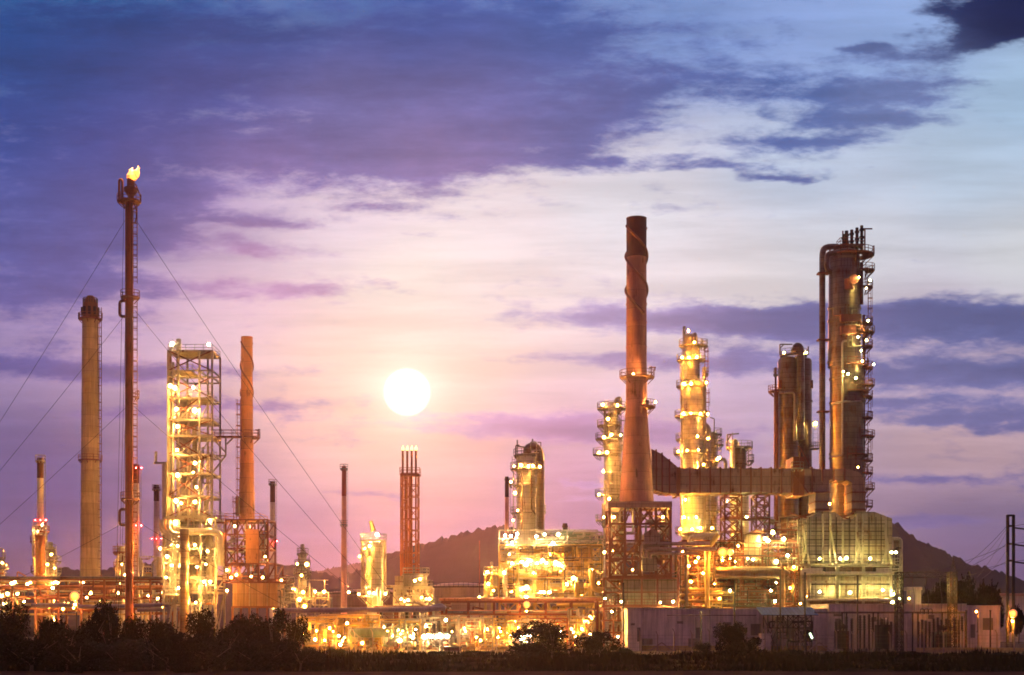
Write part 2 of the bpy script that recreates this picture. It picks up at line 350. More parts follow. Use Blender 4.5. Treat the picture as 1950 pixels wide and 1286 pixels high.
# ------------------------------------------------------------------ a unit: one thing standing at (px, depth)
RT = 0.055   # handrail radius
class Unit:
    def __init__(s, name, label, cat, px, D, group=None, z=0.0):
        s.D = D; s.k = D/F; s.o = ((px-975)*s.k, D, z)
        s.e = bpy.data.objects.new(name, None); COL.objects.link(s.e); s.e.location = s.o
        tag(s.e, label, cat, group); s.rng = random.Random(name+label)
    def X(s, px, dy=0): return (px-975)*(s.D+dy)/F
    def Z(s, py, dy=0): return 0.0 if py is None else max(0.0, CAMZ+(HORIZ-py)*(s.D+dy)/F)
    def P(s, px, py, dy=0): return (s.X(px, dy), s.D+dy, s.Z(py, dy))
    def put(s, mb, name, mat, parent=None): return mb.build(name, mat, parent or s.e, s.o)
    # round vessel, bottom to top
    def cyl(s, name, mat, cx, yt, yb, w, dy=0, dome='top', n=24, w2=None, skirt=False, rings=()):
        m = MB(); r = w*s.k/2; r2 = (w2 or w)*s.k/2; zt = s.Z(yt, dy); zb = s.Z(yb, dy); x = s.X(cx, dy); y = s.D+dy
        pr = []
        if dome in ('both',): pr += [(0.01, zb-r2*0.5), (r2*0.6, zb-r2*0.4), (r2*0.92, zb-r2*0.18)]
        pr += [(r2, zb)]
        if dome in ('top', 'both'): pr += [(r, zt-r*0.5), (r*0.9, zt-r*0.24), (r*0.6, zt-r*0.07), (0.01, zt)]
        else: pr += [(r, zt)]
        m.lathe(x, y, pr, n)
        o = s.put(m, name, mat)
        for py in rings:
            z = s.Z(py, dy); t = (z-zb)/(zt-zb+1e-6); rr = r2+(r-r2)*t
            b = MB(); b.lathe(x, y, [(rr*0.98, z-.18), (rr+.16, z-.18), (rr+.16, z+.18), (rr*0.98, z+.18)], n, close=False)
            s.put(b, 'stiffener_ring', mat)
        return o
    def box(s, name, mat, x0, x1, yt, yb, dep=3.0, dy=0):
        m = MB(); m.box(s.X(x0, dy), s.X(x1, dy), s.D+dy, s.D+dy+dep, s.Z(yb, dy), s.Z(yt, dy)); return s.put(m, name, mat)
    def pipe(s, pts, r, mat=None, name='pipe', n=8):
        m = MB(); m.pipe([s.P(*p) for p in pts], r, n); return s.put(m, name, mat or PIPEW)
    def bars(s, name, mat, segs, w=0.2):
        m = MB()
        for a, b in segs: m.bar(s.P(*a), s.P(*b), w)
        return s.put(m, name, mat)
    def ring(s, cx, py, w_in, w_out, dy=0, a0=0, a1=360, mat=None, bracket=True):
        """circular work platform with handrail"""
        mat = mat or STEEL
        x = s.X(cx, dy); y = s.D+dy; z = s.Z(py, dy); ri = w_in*s.k/2; ro = w_out*s.k/2; n = 20
        m = MB(); full = a1-a0 >= 360
        m.lathe(x, y, [(ri, z-.12), (ro, z-.12), (ro, z+.12), (ri, z+.12), (ri, z-.12)], n, a0, a1, close=False)
        if bracket:
            k = max(2, int((a1-a0)/45))
            for j in range(k+(0 if full else 1)):
                t = radians(a0+(a1-a0)*j/k)
                m.bar((x+ro*0.97*cos(t), y+ro*0.97*sin(t), z-.15), (x+ri*cos(t), y+ri*sin(t), z-.15-(ro-ri)*0.9), 0.13)
        pl = s.put(m, 'platform', mat)
        h = MB()
        for zz in (0.6, 1.15):
            h.lathe(x, y, [(ro-.04, z+zz-.045), (ro+.04, z+zz-.045), (ro+.04, z+zz+.045), (ro-.04, z+zz+.045), (ro-.04, z+zz-.045)], n, a0, a1, close=False)
        k = max(3, int(abs(a1-a0)/360*2*pi*ro/1.3))
        for j in range(k+1):
            t = radians(a0+(a1-a0)*j/k); h.bar((x+ro*cos(t), y+ro*sin(t), z), (x+ro*cos(t), y+ro*sin(t), z+1.15), 0.09)
        s.put(h, 'handrail', mat, pl)
        return pl
    def deck(s, x0, x1, py, dep=3.0, dy=0, rail=True, mat=None, th=0.25):
        mat = mat or STEEL
        xa = s.X(x0, dy); xb = s.X(x1, dy); y0 = s.D+dy; y1 = y0+dep; z = s.Z(py, dy)
        m = MB(); m.box(xa, xb, y0, y1, z-th, z)
        pl = s.put(m, 'platform', mat)
        if rail:
            h = MB(); n = max(2, int((xb-xa)/1.4))
            for yy in (y0+.05, y1-.05):
                for zz in (0.55, 1.1): h.bar((xa, yy, z+zz), (xb, yy, z+zz), 0.08)
                for j in range(n+1): h.bar((xa+(xb-xa)*j/n, yy, z), (xa+(xb-xa)*j/n, yy, z+1.1), 0.08)
            for xx in (xa, xb):
                for zz in (0.55, 1.1): h.bar((xx, y0, z+zz), (xx, y1, z+zz), 0.08)
            s.put(h, 'handrail', mat, pl)
        return pl
    def ladder(s, px, yt, yb, dy=0, cage=True, mat=None, w=0.5):
        m = MB(); x = s.X(px, dy); y = s.D+dy; zt = s.Z(yt, dy); zb = s.Z(yb, dy)
        for q in (-w/2, w/2): m.bar((x+q, y, zb), (x+q, y, zt), 0.09)
        n = int((zt-zb)/0.75)
        for j in range(n): z = zb+(j+.5)*(zt-zb)/max(n, 1); m.bar((x-w/2, y, z), (x+w/2, y, z), 0.06)
        if cage:
            n = int((zt-zb)/1.8)
            for j in range(n):
                z = zb+(j+.5)*(zt-zb)/max(n, 1)
                m.lathe(x, y-.35, [(0.42, z-.05), (0.48, z-.05), (0.48, z+.05), (0.42, z+.05), (0.42, z-.05)], 8, close=False)
            for q in (-.42, .42): m.bar((x+q, y-.45, zb+2), (x+q, y-.45, zt), 0.06)
        return s.put(m, 'ladder', mat or STEEL)
    def frame(s, xs, ys, dep=6.0, dy=0, w=0.3, mat=None, brace='x', bw=0.16, beams=True, seed=1, ybot='g'):
        """open steel frame: columns at xs, levels at ys (top first); one part for the columns, beams, braces"""
        mat = mat or STEEL; R = random.Random(seed); ylast = None if ybot == 'g' else ybot
        X = [s.X(x, dy) for x in xs]; Zs = [s.Z(y, dy) for y in ys]+[s.Z(ylast, dy)]; Y = (s.D+dy, s.D+dy+dep)
        for x in X:
            for y in Y: s.put(MB().bar((x, y, Zs[-1]), (x, y, Zs[0]), w), 'frame_column', mat)
        for zi, z in enumerate(Zs[:-1]):
            m = MB()
            for y in Y: m.bar((X[0], y, z), (X[-1], y, z), w*0.8)
            for x in X: m.bar((x, Y[0], z), (x, Y[1], z), w*0.8)
            s.put(m, 'frame_beam', mat)
        if brace:
            for zi in range(len(Zs)-1):
                a, b = Zs[zi+1], Zs[zi]; m = MB()
                for xi in range(len(X)-1):
                    if brace == 'r' and R.random() < 0.35: continue
                    kind = brace if brace != 'r' else R.choice('x/kx')
                    x0, x1 = X[xi], X[xi+1]
                    for y in Y:
                        if kind in 'x/': m.bar((x0, y, a), (x1, y, b), bw)
                        if kind == 'x': m.bar((x1, y, a), (x0, y, b), bw)
                        if kind == 'k': m.bar((x0, y, a), ((x0+x1)/2, y, b), bw); m.bar((x1, y, a), ((x0+x1)/2, y, b), bw)
                for x in (X[0], X[-1]): m.bar((x, Y[0], a), (x, Y[1], b), bw)
                if m.v: s.put(m, 'cross_brace', mat)
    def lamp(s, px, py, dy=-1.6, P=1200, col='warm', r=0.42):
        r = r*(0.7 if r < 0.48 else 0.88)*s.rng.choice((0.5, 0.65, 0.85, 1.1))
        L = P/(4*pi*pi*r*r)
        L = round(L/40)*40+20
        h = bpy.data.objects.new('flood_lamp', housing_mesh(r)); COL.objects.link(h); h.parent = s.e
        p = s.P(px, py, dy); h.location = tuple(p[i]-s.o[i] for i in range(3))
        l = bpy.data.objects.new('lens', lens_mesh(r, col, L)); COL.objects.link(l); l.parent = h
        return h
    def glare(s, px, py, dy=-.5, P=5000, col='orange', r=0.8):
        """sodium lantern: a small bulb under its orange glare, added as a glowing bowl"""
        h = s.lamp(px, py, dy, P*.5, col, .34); m = ico(r*.8); me = bpy.data.meshes.new('glare_ball'); me.from_pydata(m.v, [], m.f)
        me.polygons.foreach_set('use_smooth', [True]*len(me.polygons)); me.materials.append(soft_glow('lamp_glare_%d' % P, (1.0, .42, .05), 4.2, (1.0, .20, .01), .9, 5.0))
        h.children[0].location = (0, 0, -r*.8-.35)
        l = bpy.data.objects.new('glare_ball', me); COL.objects.link(l); l.parent = h; l.location = (0, -.3, .1); return h  # added ball stands for the halo around the bulb
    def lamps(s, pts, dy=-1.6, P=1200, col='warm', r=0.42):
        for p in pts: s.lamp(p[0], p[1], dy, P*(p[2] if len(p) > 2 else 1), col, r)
    def tangle(s, x0, x1, yt, yb, dy0=0, dy1=5, n=30, r=(0.07, 0.22), mats=None, name='pipe'):
        """runs of process piping filling a bay"""
        mats = mats or [PIPEW, PIPEW, STEEL, PALE]; R = s.rng
        for i in range(n):
            dy = R.uniform(dy0, dy1); x = R.uniform(x0, x1); y = R.uniform(yt, yb); p = [(x, y, dy)]
            horiz = R.random() < 0.5
            for j in range(R.randint(1, 4)):
                if horiz: x = min(max(x+R.choice((-1, 1))*R.uniform(0.15, 0.6)*(x1-x0), x0), x1)
                else: y = min(max(y+R.choice((-1, 1))*R.uniform(0.15, 0.7)*(yb-yt), yt), yb)
                horiz = not horiz
                if abs(p[-1][0]-x)+abs(p[-1][1]-y) > 3: p.append((x, y, dy))
            if len(p) < 2: continue
            s.pipe(p, R.uniform(*r), R.choice(mats), name, 6)
    def vessels(s, x0, x1, yt, yb, dy0=0, dy1=5, n=5, w=(6, 14), mats=None):
        mats = mats or [CLAD, PALE, CLADD]; R = s.rng
        for i in range(n):
            a = R.uniform(x0, x1); t = yt+R.uniform(0, 0.55)*(yb-yt)
            s.cyl('vessel', R.choice(mats), a, t, t+R.uniform(0.35, 0.95)*(yb-t), R.uniform(*w), R.uniform(dy0, dy1), 'both', 12)
    def drum(s, x0, x1, py, w, dy=0, mat=None, name='drum'):
        """lying vessel with dished ends and saddles"""
        m = MB(); r = w*s.k/2; a = s.P(x0, py, dy); b = s.P(x1, py, dy)
        m.tube([(a[0], a[1], a[2]), (a[0]+r*.25, a[1], a[2]), (a[0]+r*.6, a[1], a[2]), (b[0]-r*.6, a[1], a[2]), (b[0]-r*.25, a[1], a[2]), (b[0], a[1], a[2])], [r*.3, r*.8, r, r, r*.8, r*.3], 16)
        o = s.put(m, name, mat or CLAD); q = MB()
        for t in (.22, .78):
            x = a[0]+(b[0]-a[0])*t; q.box(x-.25, x+.25, a[1]-r*.7, a[1]+r*.7, max(a[2]-r*1.6, 0), a[2]-r*.6)
        s.put(q, 'saddle', STEEL, o); return o

# ------------------------------------------------------------------ terrain
def lerp_tab(tab, x):
    if x <= tab[0][0]: return tab[0][1]
    for (a, b), (c, d) in zip(tab, tab[1:]):
        if x <= c: return b+(d-b)*(x-a)/(c-a)
    return tab[-1][1]

g_m, N, b = new_mat('dark_grass_ground')
tc = N.t.nodes.new('ShaderNodeTexCoord'); o_ = tc.outputs['Object']
n1 = N.noise(N.v('MULTIPLY', o_, (0.3, 0.12, 1)), 1.0, 6, 0.65); n2 = N.noise(o_, 0.05, 4)
N.put(b.inputs['Base Color'], N.mix(N.smooth(n1, .35, .7), N.mix(n2, (0.012, 0.010, 0.006), (0.022, 0.015, 0.010)), (0.035, 0.022, 0.014)))
b.inputs['Specular IOR Level'].default_value = 0.0
b.inputs['Roughness'].default_value = 0.95
m = MB(); m.v = [(-4000, -200, 0), (4000, -200, 0), (4000, 6000, 0), (-4000, 6000, 0)]; m.f = [(0, 1, 2, 3)]
tag(m.build('ground', g_m), 'dark grassy ground reaching to the hills', kind='structure')
road_m = surf('dusty_road', (0.065, 0.032, 0.026), 0.9, streak=0.1, blot=0.5, spec=0.0)
m = MB(); n = 60
for i in range(n+1):
    x = -60+120*i/n; w = 0.8*sin(x*.11)+.4*sin(x*.37); m.v += [(x, 112, .004), (x, 140.5+w, .004)]
m.f = [(2*i, 2*i+2, 2*i+3, 2*i+1) for i in range(n)]
tag(m.build('road', road_m, smooth=False), 'unlit dirt road along the bottom edge', kind='structure')
gravel_m = surf('plant_gravel', (0.14, 0.10, 0.07), 0.95, streak=0.1, blot=0.5, spec=0.0)
m = MB(); m.v = [(-92, 208, .006), (92, 208, .006), (160, 420, .006), (-160, 420, .006)]; m.f = [(0, 1, 2, 3)]
tag(m.build('plant_yard', gravel_m, smooth=False), 'gravel yard the refinery stands on', kind='structure')

from mathutils import noise as mn, Vector
def hills(name, D, tab, depth, seed, label, tree=2.6):
    xs0, xs1 = tab[0][0], tab[-1][0]; nx = 640; ny = 44; m = MB()
    for j in range(ny+1):
        t = j/ny; y = D-depth*0.5+depth*t
        env = max(0.0, 1-abs(2*t-1))**0.8
        for i in range(nx+1):
            px = xs0+(xs1-xs0)*i/nx; x = (px-975)*D/F
            h = max(0, CAMZ+(HORIZ-lerp_tab(tab, px))*D/F)
            h += 3*mn.fractal(Vector((x*.012, y*.012, seed)), 1.0, 2.0, 3)
            h *= env*(1+.10*mn.noise(Vector((x*.006, y*.006, seed+5)))) if j != ny//2 else 1
            h += (4*mn.noise(Vector((x*.02, y*.012, seed+3)))*(0 if j == ny//2 else 1)+abs(mn.noise(Vector((x*.16, y*.16, seed))))*tree*(2.6 if j == ny//2 else .2)+tree*(.6 if j == ny//2 else .05)*mn.noise(Vector((x*.5, y*.5, seed))))*min(1, h/12)
            m.v.append((x, y, max(h, -1) if 0 < j < ny else -1))
    k = nx+1
    m.f = [(j*k+i, j*k+i+1, (j+1)*k+i+1, (j+1)*k+i) for j in range(ny) for i in range(nx)]
    tag(m.build(name, HILL, smooth=False), label, kind='structure')
HILL, N, b = new_mat('forested_hillside')
tc = N.t.nodes.new('ShaderNodeTexCoord'); nz = N.noise(tc.outputs['Object'], .06, 8, .7)
N.put(b.inputs['Base Color'], N.mix(nz, (0.008, 0.011, 0.016), (0.028, 0.032, 0.038))); b.inputs['Roughness'].default_value = .95; b.inputs['Specular IOR Level'].default_value = 0
hills('hills', 1500, [(-300,1175),(0,1125),(60,1105),(115,1082),(140,1085),(165,1100),(200,1090),(240,1078),(300,1078),(340,1095),(440,1100),(520,1084),(560,1082),(600,1090),(640,1100),(690,1085),
 (730,1062),(765,1050),(800,1040),(860,1024),(915,1012),(955,1007),(1000,1013),(1050,1022),(1085,1018),(1130,1022),(1200,1040),(1300,1060),(1500,1055),(1600,1035),(1660,1012),(1690,1000),(1710,1003),
 (1725,1016),(1745,1032),(1785,1045),(1815,1062),(1850,1078),(1880,1086),(1920,1096),(1960,1112),(2100,1140),(2300,1176)], 420, 1.3, 'forested hills behind the refinery')
hills('far_hills', 3200, [(300,1150),(560,1100),(640,1082),(690,1073),(760,1085),(900,1110),(1200,1150)], 700, 8.1, 'faint bluish far hills left of centre', tree=3)

# ------------------------------------------------------------------ chimneys
def chimney(label, px, yt, yb, w, D, mat, ydark=None, lamps=(), w2=None, group=None, plats=(), name='chimney', darkm=None, flood=5000):
    u = Unit(name, label, 'chimney', px, D, group); w2 = w2 or w*1.18
    r = w*u.k/2; r2 = w2*u.k/2; z0 = u.Z(yb); z1 = u.Z(yt); x, y = u.o[0], u.o[1]
    zd = u.Z(ydark) if ydark else z1; rd = r+(r2-r)*(z1-zd)/(z1-z0)
    m = MB(); m.lathe(x, y, [(r2, z0), (rd, zd)], 20); u.put(m, 'shaft', mat)
    if ydark:
        m = MB(); m.lathe(x, y, [(rd*1.02, zd), (r*1.02, z1), (r*.82, z1), (r*.82, z1-1.5)], 20, close=False)
        m.lathe(x, y, [(r*1.02, z1-1.0), (r*1.22, z1-.9), (r*1.22, z1-.5), (r*1.02, z1-.4)], 20, close=False); u.put(m, 'dark_top_band', darkm or STACKD)
    u.ladder(px+w/2+2, yt+6, min(yb, 1120) if yb else 1120, cage=False, w=.4)
    for py in plats: u.ring(px, py, w+1, w+7)
    if flood:
        u.lamp(px+9, 1128, -9, flood, 'warm', .4)
    for lp in lamps:
        for off in (-w*.5-4, 0, w*.5+4): u.lamp(px+off, lp, -r2-.4 if off == 0 else -.3, 60, 'red', .28)
    return u
G = 'slim banded chimneys behind the plant'
chimney('slim dark-topped chimney rising from the furnace at far left', 77, 873, 1130, 12, 300, GREYST, 911, (991,), 14, G, (878,))
chimney('slim dark-topped chimney partly hidden right behind the flare stack', 259, 885, None, 12, 300, GREYST, 921, (891, 1001), 15, G)
chimney('slim dark-topped chimney just left of the lamp-lit lattice tower', 298, 924, None, 10, 380, GREYST, 955, (1026,), 13, G, (932,))
chimney('slim dark-topped chimney right of the furnace with the orange stack', 519, 917, None, 9, 380, GREYST, 957, (1031,), 12, G, (922,))
chimney('lone slim chimney on open sky below left of the sun', 655, 888, None, 8, 380, surf('pinkish_chimney', (.75, .36, .27), .6, streak=.4), 945, (), 13, G, (893, 1000), darkm=surf('red_band_paint', (.42,.07,.04), .6))
chimney('slim chimney close against the left of the domed column', 965, 908, None, 7, 360, surf('pinkish_chimney', (.75, .36, .27), .6), 947, (), 9, G)
chimney('short dark chimney stub above the main process structure', 1076, 997, None, 9, 330, DARK, 1004, (), 9, G)

# tall concrete chimney
u = Unit('concrete_chimney', 'tall tapering concrete chimney with brick crown left of the flare stack', 'chimney', 172, 320)
x, y = u.o[0], u.o[1]; k = u.k
m = MB(); m.lathe(x, y, [(19.5*k, 0), (19*k, u.Z(1105)), (15*k, u.Z(607))], 36); u.put(m, 'shaft', CONC)
m = MB(); m.lathe(x, y, [(14.5*k, u.Z(607)), (14.2*k, u.Z(578)), (11*k, u.Z(578)), (11*k, u.Z(572)), (6*k, u.Z(564)), (.02, u.Z(563))], 24); cr = u.put(m, 'crown', surf('sooty_brick', (.16, .07, .035), .8))
m = MB()
for a in range(-160, 200, 40):
    t = radians(a); cx, cy = x+14.4*k*cos(t), y+14.4*k*sin(t)
    m.bar((cx, cy, u.Z(602)), (cx, cy, u.Z(586)), .55)
u.put(m, 'louvre', BLACK, cr)
m = MB()
for a in range(0, 360, 20):
    t = radians(a); m.bar((x+13.5*k*cos(t), y+13.5*k*sin(t), u.Z(578)), (x+13.5*k*cos(t), y+13.5*k*sin(t), u.Z(569)), .12)
m.lathe(x, y, [(13.4*k, u.Z(569)), (13.7*k, u.Z(569)), (13.7*k, u.Z(568)), (13.4*k, u.Z(568))], 20, close=False); u.put(m, 'crown_rail', DARK)
u.ring(172, 608, 29, 45, mat=RUST); u.ring(172, 877, 36, 45, mat=RUST)
for q in (151, 194): u.bars('rail_lamp_post', RUST, [((q, 606, 0), (q, 596, 0))], .3)
u.ladder(191, 586, 1120, cage=True, mat=RUST, w=.45)
u.lamps([(140,1128),(172,1130),(200,1128)], -18, 60000, 'amber', .5)
u.lamps([(150,1104),(157,1109)], -9, 600, 'cream', .5)

# flare stack with guy wires
u = Unit('flare_stack', 'very tall red flare stack burning gas at its tip, held by guy wires', 'flare stack', 246, 250)
x, y = u.o[0], u.o[1]; k = u.k
m = MB(); m.lathe(x, y, [(7.8*k, 0), (7.6*k, u.Z(380))], 20); u.put(m, 'riser', RED)
m = MB(); m.lathe(x+.3, y, [(6*k, u.Z(380)), (6*k, u.Z(374)), (13*k, u.Z(364)), (13*k, u.Z(358)), (7.5*k, u.Z(356)), (7.5*k, u.Z(341)), (6.2*k, u.Z(341)), (6.2*k, u.Z(346))], 24, close=False); u.put(m, 'flare_tip', RUST)
u.ring(246, 384, 17, 45, mat=RUST); u.ring(248, 567, 17, 36, mat=RUST); u.ring(248, 951, 17, 36, mat=RUST)
u.ring(255, 757, 10, 20, 0, -90, 90, mat=RUST)
u.pipe([(227,386,0),(227,342,0),(233,342,0),(233,386,0)], .22, RUST, 'wind_shield_pipe')
u.pipe([(258,350,0),(267,372,0),(267,386,0)], .1, RUST, 'pilot_gas_pipe')
u.pipe([(255,388,0),(260,400,0),(260,415,0),(257,425,0)], .12, RUST, 'pilot_gas_pipe')
for yy in (573, 970): u.pipe([(240,yy,0),(228,yy,0),(228,yy+30,0),(240,yy+30,0)], .26, RUST, 'expansion_loop')
u.ladder(257.5, 395, 540, mat=RUST, w=.7); u.ladder(257.5, 575, 1150, mat=RUST, w=.7)
u.pipe([(251,386,-.75),(251,1150,-.75)], .14, RUST, 'steam_pipe'); u.pipe([(241,386,-.75),(241,1150,-.75)], .1, RUST, 'steam_pipe')
R = random.Random(4)
fl = MB()
for (ox, oy, h, w_) in ((0,0,2.5,.85),(.65,.1,2.9,.5),(-.45,-.1,2.1,.5),(1.15,0,2.5,.3),(.25,-.3,1.9,.8),(-.8,.1,1.9,.25)):
    z0 = u.Z(343); h *= .86; p = []
    for i in range(8):
        t = i/7; p.append((x+ox*(.5+.7*t)+.35+.28*sin(t*6+ox*5)*t+.35*t, y+oy, z0+h*t))
    fl.tube(p, [w_*v for v in (.75, 1, 1.0, .85, .65, .45, .22, .02)], 10)
u.put(fl, 'flame', soft_glow('gas_flame', (1.0, 0.42, 0.05), 3.4, (1.0, 0.15, 0.01), 1.5, 3.0))
pl = bpy.data.lights.new('flame_light', 'POINT'); pl.energy = 5000; pl.color = (1, .45, .12); pl.shadow_soft_size = .8
po = bpy.data.objects.new('flame_light', pl); COL.objects.link(po); po.parent = u.e; po.location = (.6, 0, u.Z(306))
def wire(a, b, r=.035):
    A = u.P(*a); B = u.P(*b); n = 18; L = sqrt(sum((A[i]-B[i])**2 for i in range(3))); m = MB()
    p = [tuple(A[i]+(B[i]-A[i])*t/n-(L*.012*4*(t/n)*(1-t/n) if i == 2 else 0) for i in range(3)) for t in range(n+1)]
    m.tube(p, r, 5); u.put(m, 'guy_wire', BLACK)
for a, b in (((238,420,0),(-284,None,0)),((238,600,0),(-290,None,0)),((238,778,0),(-275,None,0)),((238,995,0),(-247,None,0)),((256,415,0),(822,None,2)),((256,590,0),(812,None,2)),((256,775,0),(815,None,2)),
             ((240,560,0),(224,None,-6)),((241,700,0),(228,None,-6)),((236,390,0),(219,None,-8)),((256,990,0),(700,None,3))): wire(a, b)

# main stack, red lens tint in its colour, with its cable spirals
u = Unit('main_stack', 'tallest red-brown stack with dark top, flaring to a wide foot above its steel frame', 'chimney stack', 1212, 258)
k = u.k; x, y = u.o[0], u.o[1]
prof = [(957,33),(920,30.5),(870,27),(820,23.5),(780,20.5),(700,19.6),(600,19.3),(491,19)]
m = MB(); m.lathe(x, y, [(r*k, u.Z(q)) for q, r in prof], 48); sh = u.put(m, 'shaft', STACKM)
m = MB(); m.lathe(x, y, [(19.05*k, u.Z(491)), (19.3*k, u.Z(418)), (19.6*k, u.Z(416)), (17*k, u.Z(416)), (17*k, u.Z(424))], 40, close=False); u.put(m, 'dark_top_band', STACKD)
for q in (580, 615, 662):
    b = MB(); z = u.Z(q); b.lathe(x, y, [(19.2*k, z-.12), (20.2*k, z-.12), (20.2*k, z+.12), (19.2*k, z+.12)], 36, close=False); u.put(b, 'stiffener_ring', STACKM)
def spiral(u, x, y, rr, ya, yb, turns, ph, r=.2, mat=DARK, n=60, k=None):
    p = []
    for i in range(n+1):
        t = i/n; a = ph+turns*2*pi*t; z = u.Z(ya+(yb-ya)*t); q = rr
        p.append((x+q*cos(a), y+q*sin(a), z))
    m = MB(); m.tube(p, r, 6); return u.put(m, 'spiral_strake', mat)
spiral(u, x, y, 20.6*k, 432, 600, 1.3, 1.1*pi, .23, RUST); spiral(u, x, y, 20.6*k, 432, 600, 1.3, .1*pi, .23, RUST)
u.ring(1213, 719, 41, 66, mat=RUST); u.ring(1213, 776, 43, 70, 0, -75, 60, mat=RUST)
u.bars('davit', RUST, [((1240,716,-1),(1240,698,-1)),((1236,700,-1),(1249,700,-1)),((1247,700,-1),(1247,706,-1))], .2)
u.box('panel_box', STEEL, 1229, 1236, 762, 774, .8, -2.6)
u.lamp(1206, 713, -2.4, 1500, 'cream', .3); u.lamp(1234, 770, -1.2, 900, 'cream', .4); u.lamp(1248, 766, -.5, 250, 'cream', .3)
# the frame the stack stands on
G1 = None
u = Unit('stack_support_frame', 'open rust-brown steel frame carrying the main stack and a hopper', 'steel frame', 1219, 254)
u.frame([1161,1190,1219,1249,1277],[957,998,1030,1065,1098], 8, -4, .42, RUST, 'r', .26, seed=3, ybot=1100)
u.box('top_slab', DUCTM, 1158, 1280, 955, 967, 9, -4.6)
m = MB(); m.poly([(u.X(1222), u.Z(1048)), (u.X(1252), u.Z(1048)), (u.X(1252), u.Z(1020)), (u.X(1238), u.Z(1008)), (u.X(1222), u.Z(1020))], u.D-4.5, u.D-1); u.put(m, 'hopper', DUCTM)
u.box('hopper_box', PANEL, 1223, 1251, 1052, 1088, 3.5, -4.3)
u.deck(1150, 1290, 1100, 10, -5, mat=RUST)
u.tangle(1163, 1275, 970, 1096, -3.5, 3, 40, (.08, .24), [RUST, RUST, PIPEW, DUCTM]); u.vessels(1165, 1270, 985, 1096, -2, 3, 6, (7, 16), [RUST, CLADD])
u.pipe([(1222,1060,-5),(1222,1036,-5),(1352,1036,-5)], .33, DUCTM); u.pipe([(1230,1062,-5.4),(1230,1046,-5.4),(1362,1046,-5.4)], .33, DUCTM)
u.pipe([(1238,1064,-5.8),(1238,1054,-5.8),(1330,1054,-5.8)], .25, DUCTM)
u.deck(1160, 1278, 1050, 8, -4.2, mat=RUST); u.ladder(1212, 968, 1098, -4.4, mat=RUST)
u.lamps([(1166,1050,.8),(1169,985,.5),(1262,985,.5),(1205,1085,.7),(1180,1020,.5)], -1, 700, 'warm', .35)
# furnace box under the frame
u = Unit('furnace_house', 'panelled furnace house under the main stack frame, lit at its right end', 'furnace house', 1222, 253)
for a, b_ in ((1186,1221),(1224,1251),(1254,1290)): u.box('wall_panel', PANEL, a, b_, 1104, 1153, 8, -3)
u.frame([1150,1185,1222,1252,1291],[1101,1128,1153], 9.5, -4.4, .3, RUST, None)
u.deck(1145, 1292, 1154, 11, -5, mat=RUST)
u.frame([1150,1168,1185],[1160,1182,1205], 8, -4.2, .3, RUST, 'r', seed=8)
u.box('dark_lower_wall', DARK, 1186, 1240, 1162, None, 6, 2)
u.tangle(1150, 1195, 1105, 1225, -4, 2, 26, (.08, .2), [RUST, STEEL, PIPEW])
u.bars('cross_brace', RUST, [((1155,1103,-4.6),(1185,1128,-4.6))], .3)
u.lamps([(1282,1146,1),(1257,1148,.3),(1152,1140,.5),(1183,1146,.4)], -5.5, 700, 'green', .33); u.lamps([(1177,1213,1),(1165,1165,.7)], -5, 500, 'cream', .35)

# orange stack on its furnace
u = Unit('orange_stack', 'plain orange brick-coloured stack with spiral strakes beside the lattice tower', 'chimney stack', 470, 262)
k = u.k; x, y = u.o[0], u.o[1]
m = MB(); m.lathe(x, y, [(15*k, u.Z(990)), (14.6*k, u.Z(950)), (12.2*k, u.Z(840)), (11*k, u.Z(720)), (11*k, u.Z(642)), (9.8*k, u.Z(642)), (9.8*k, u.Z(650))], 40, close=False); u.put(m, 'shaft', BRICK)
for q in (690, 745, 776, 880, 940):
    b = MB(); z = u.Z(q); rr = lerp_tab([(640,11.1),(720,11.1),(840,12.3),(990,15.1)], q); b.lathe(x, y, [(rr*k, z-.12), ((rr+1)*k, z-.12), ((rr+1)*k, z+.12), (rr*k, z+.12)], 36, close=False); u.put(b, 'stiffener_ring', BRICK)
for ph in (0.6, 3.7): spiral(u, x, y, 11.8*k, 652, 755, 1.0, ph, .15, RUST)
u.ring(472, 834, 25, 46, 0, -100, 80, mat=RUST)
u.bars('davit', RUST, [((493,832,0),(493,817,0)),((486,819,0),(496,819,0))], .18)
u.ladder(455, 760, 985, -.3, mat=BRICK)
u.box('control_box', STEEL, 448, 455, 946, 982, 1.5, -2)
u.lamps([(440,1100,1),(500,1100,1)], -16, 16000, 'amber', .4)  # aimed lamps added in front to brighten the shaft
u = Unit('stack_furnace', 'steel-framed furnace under the orange stack with panelled lower box', 'furnace', 475, 258)
u.deck(428, 495, 990, 8, -3, mat=BRICK); u.deck(404, 430, 994, 2, -2, mat=RUST)
u.frame([430,452,470,492,510],[990,1018,1045,1074], 8, -3, .3, RUST, 'r', .2, seed=5, ybot=1078)
u.box('centre_duct', BRICK, 468, 492, 1008, 1074, 4, -3.4)
u.frame([438,456,474,492,510,525],[1074,1104], 8, -3.4, .3, RUST, '/', .25, seed=2, ybot=1106)
for a, b_ in ((443,474),(476,508),(510,528)): u.box('wall_panel', surf('orange_panel', (.42,.22,.11), .6, .2, seam_x=1.1, seam_z=2.6, streak=.5), a, b_, 1110, 1156, 8, -3)
u.deck(424, 545, 1108, 9, -3.8, mat=RUST); u.frame([443,475,509,529],[1156], 8, -3.2, .35, RUST, None)
u.ladder(448, 945, 990, -3.2, mat=RUST); u.ladder(501, 990, 1074, -3.6)
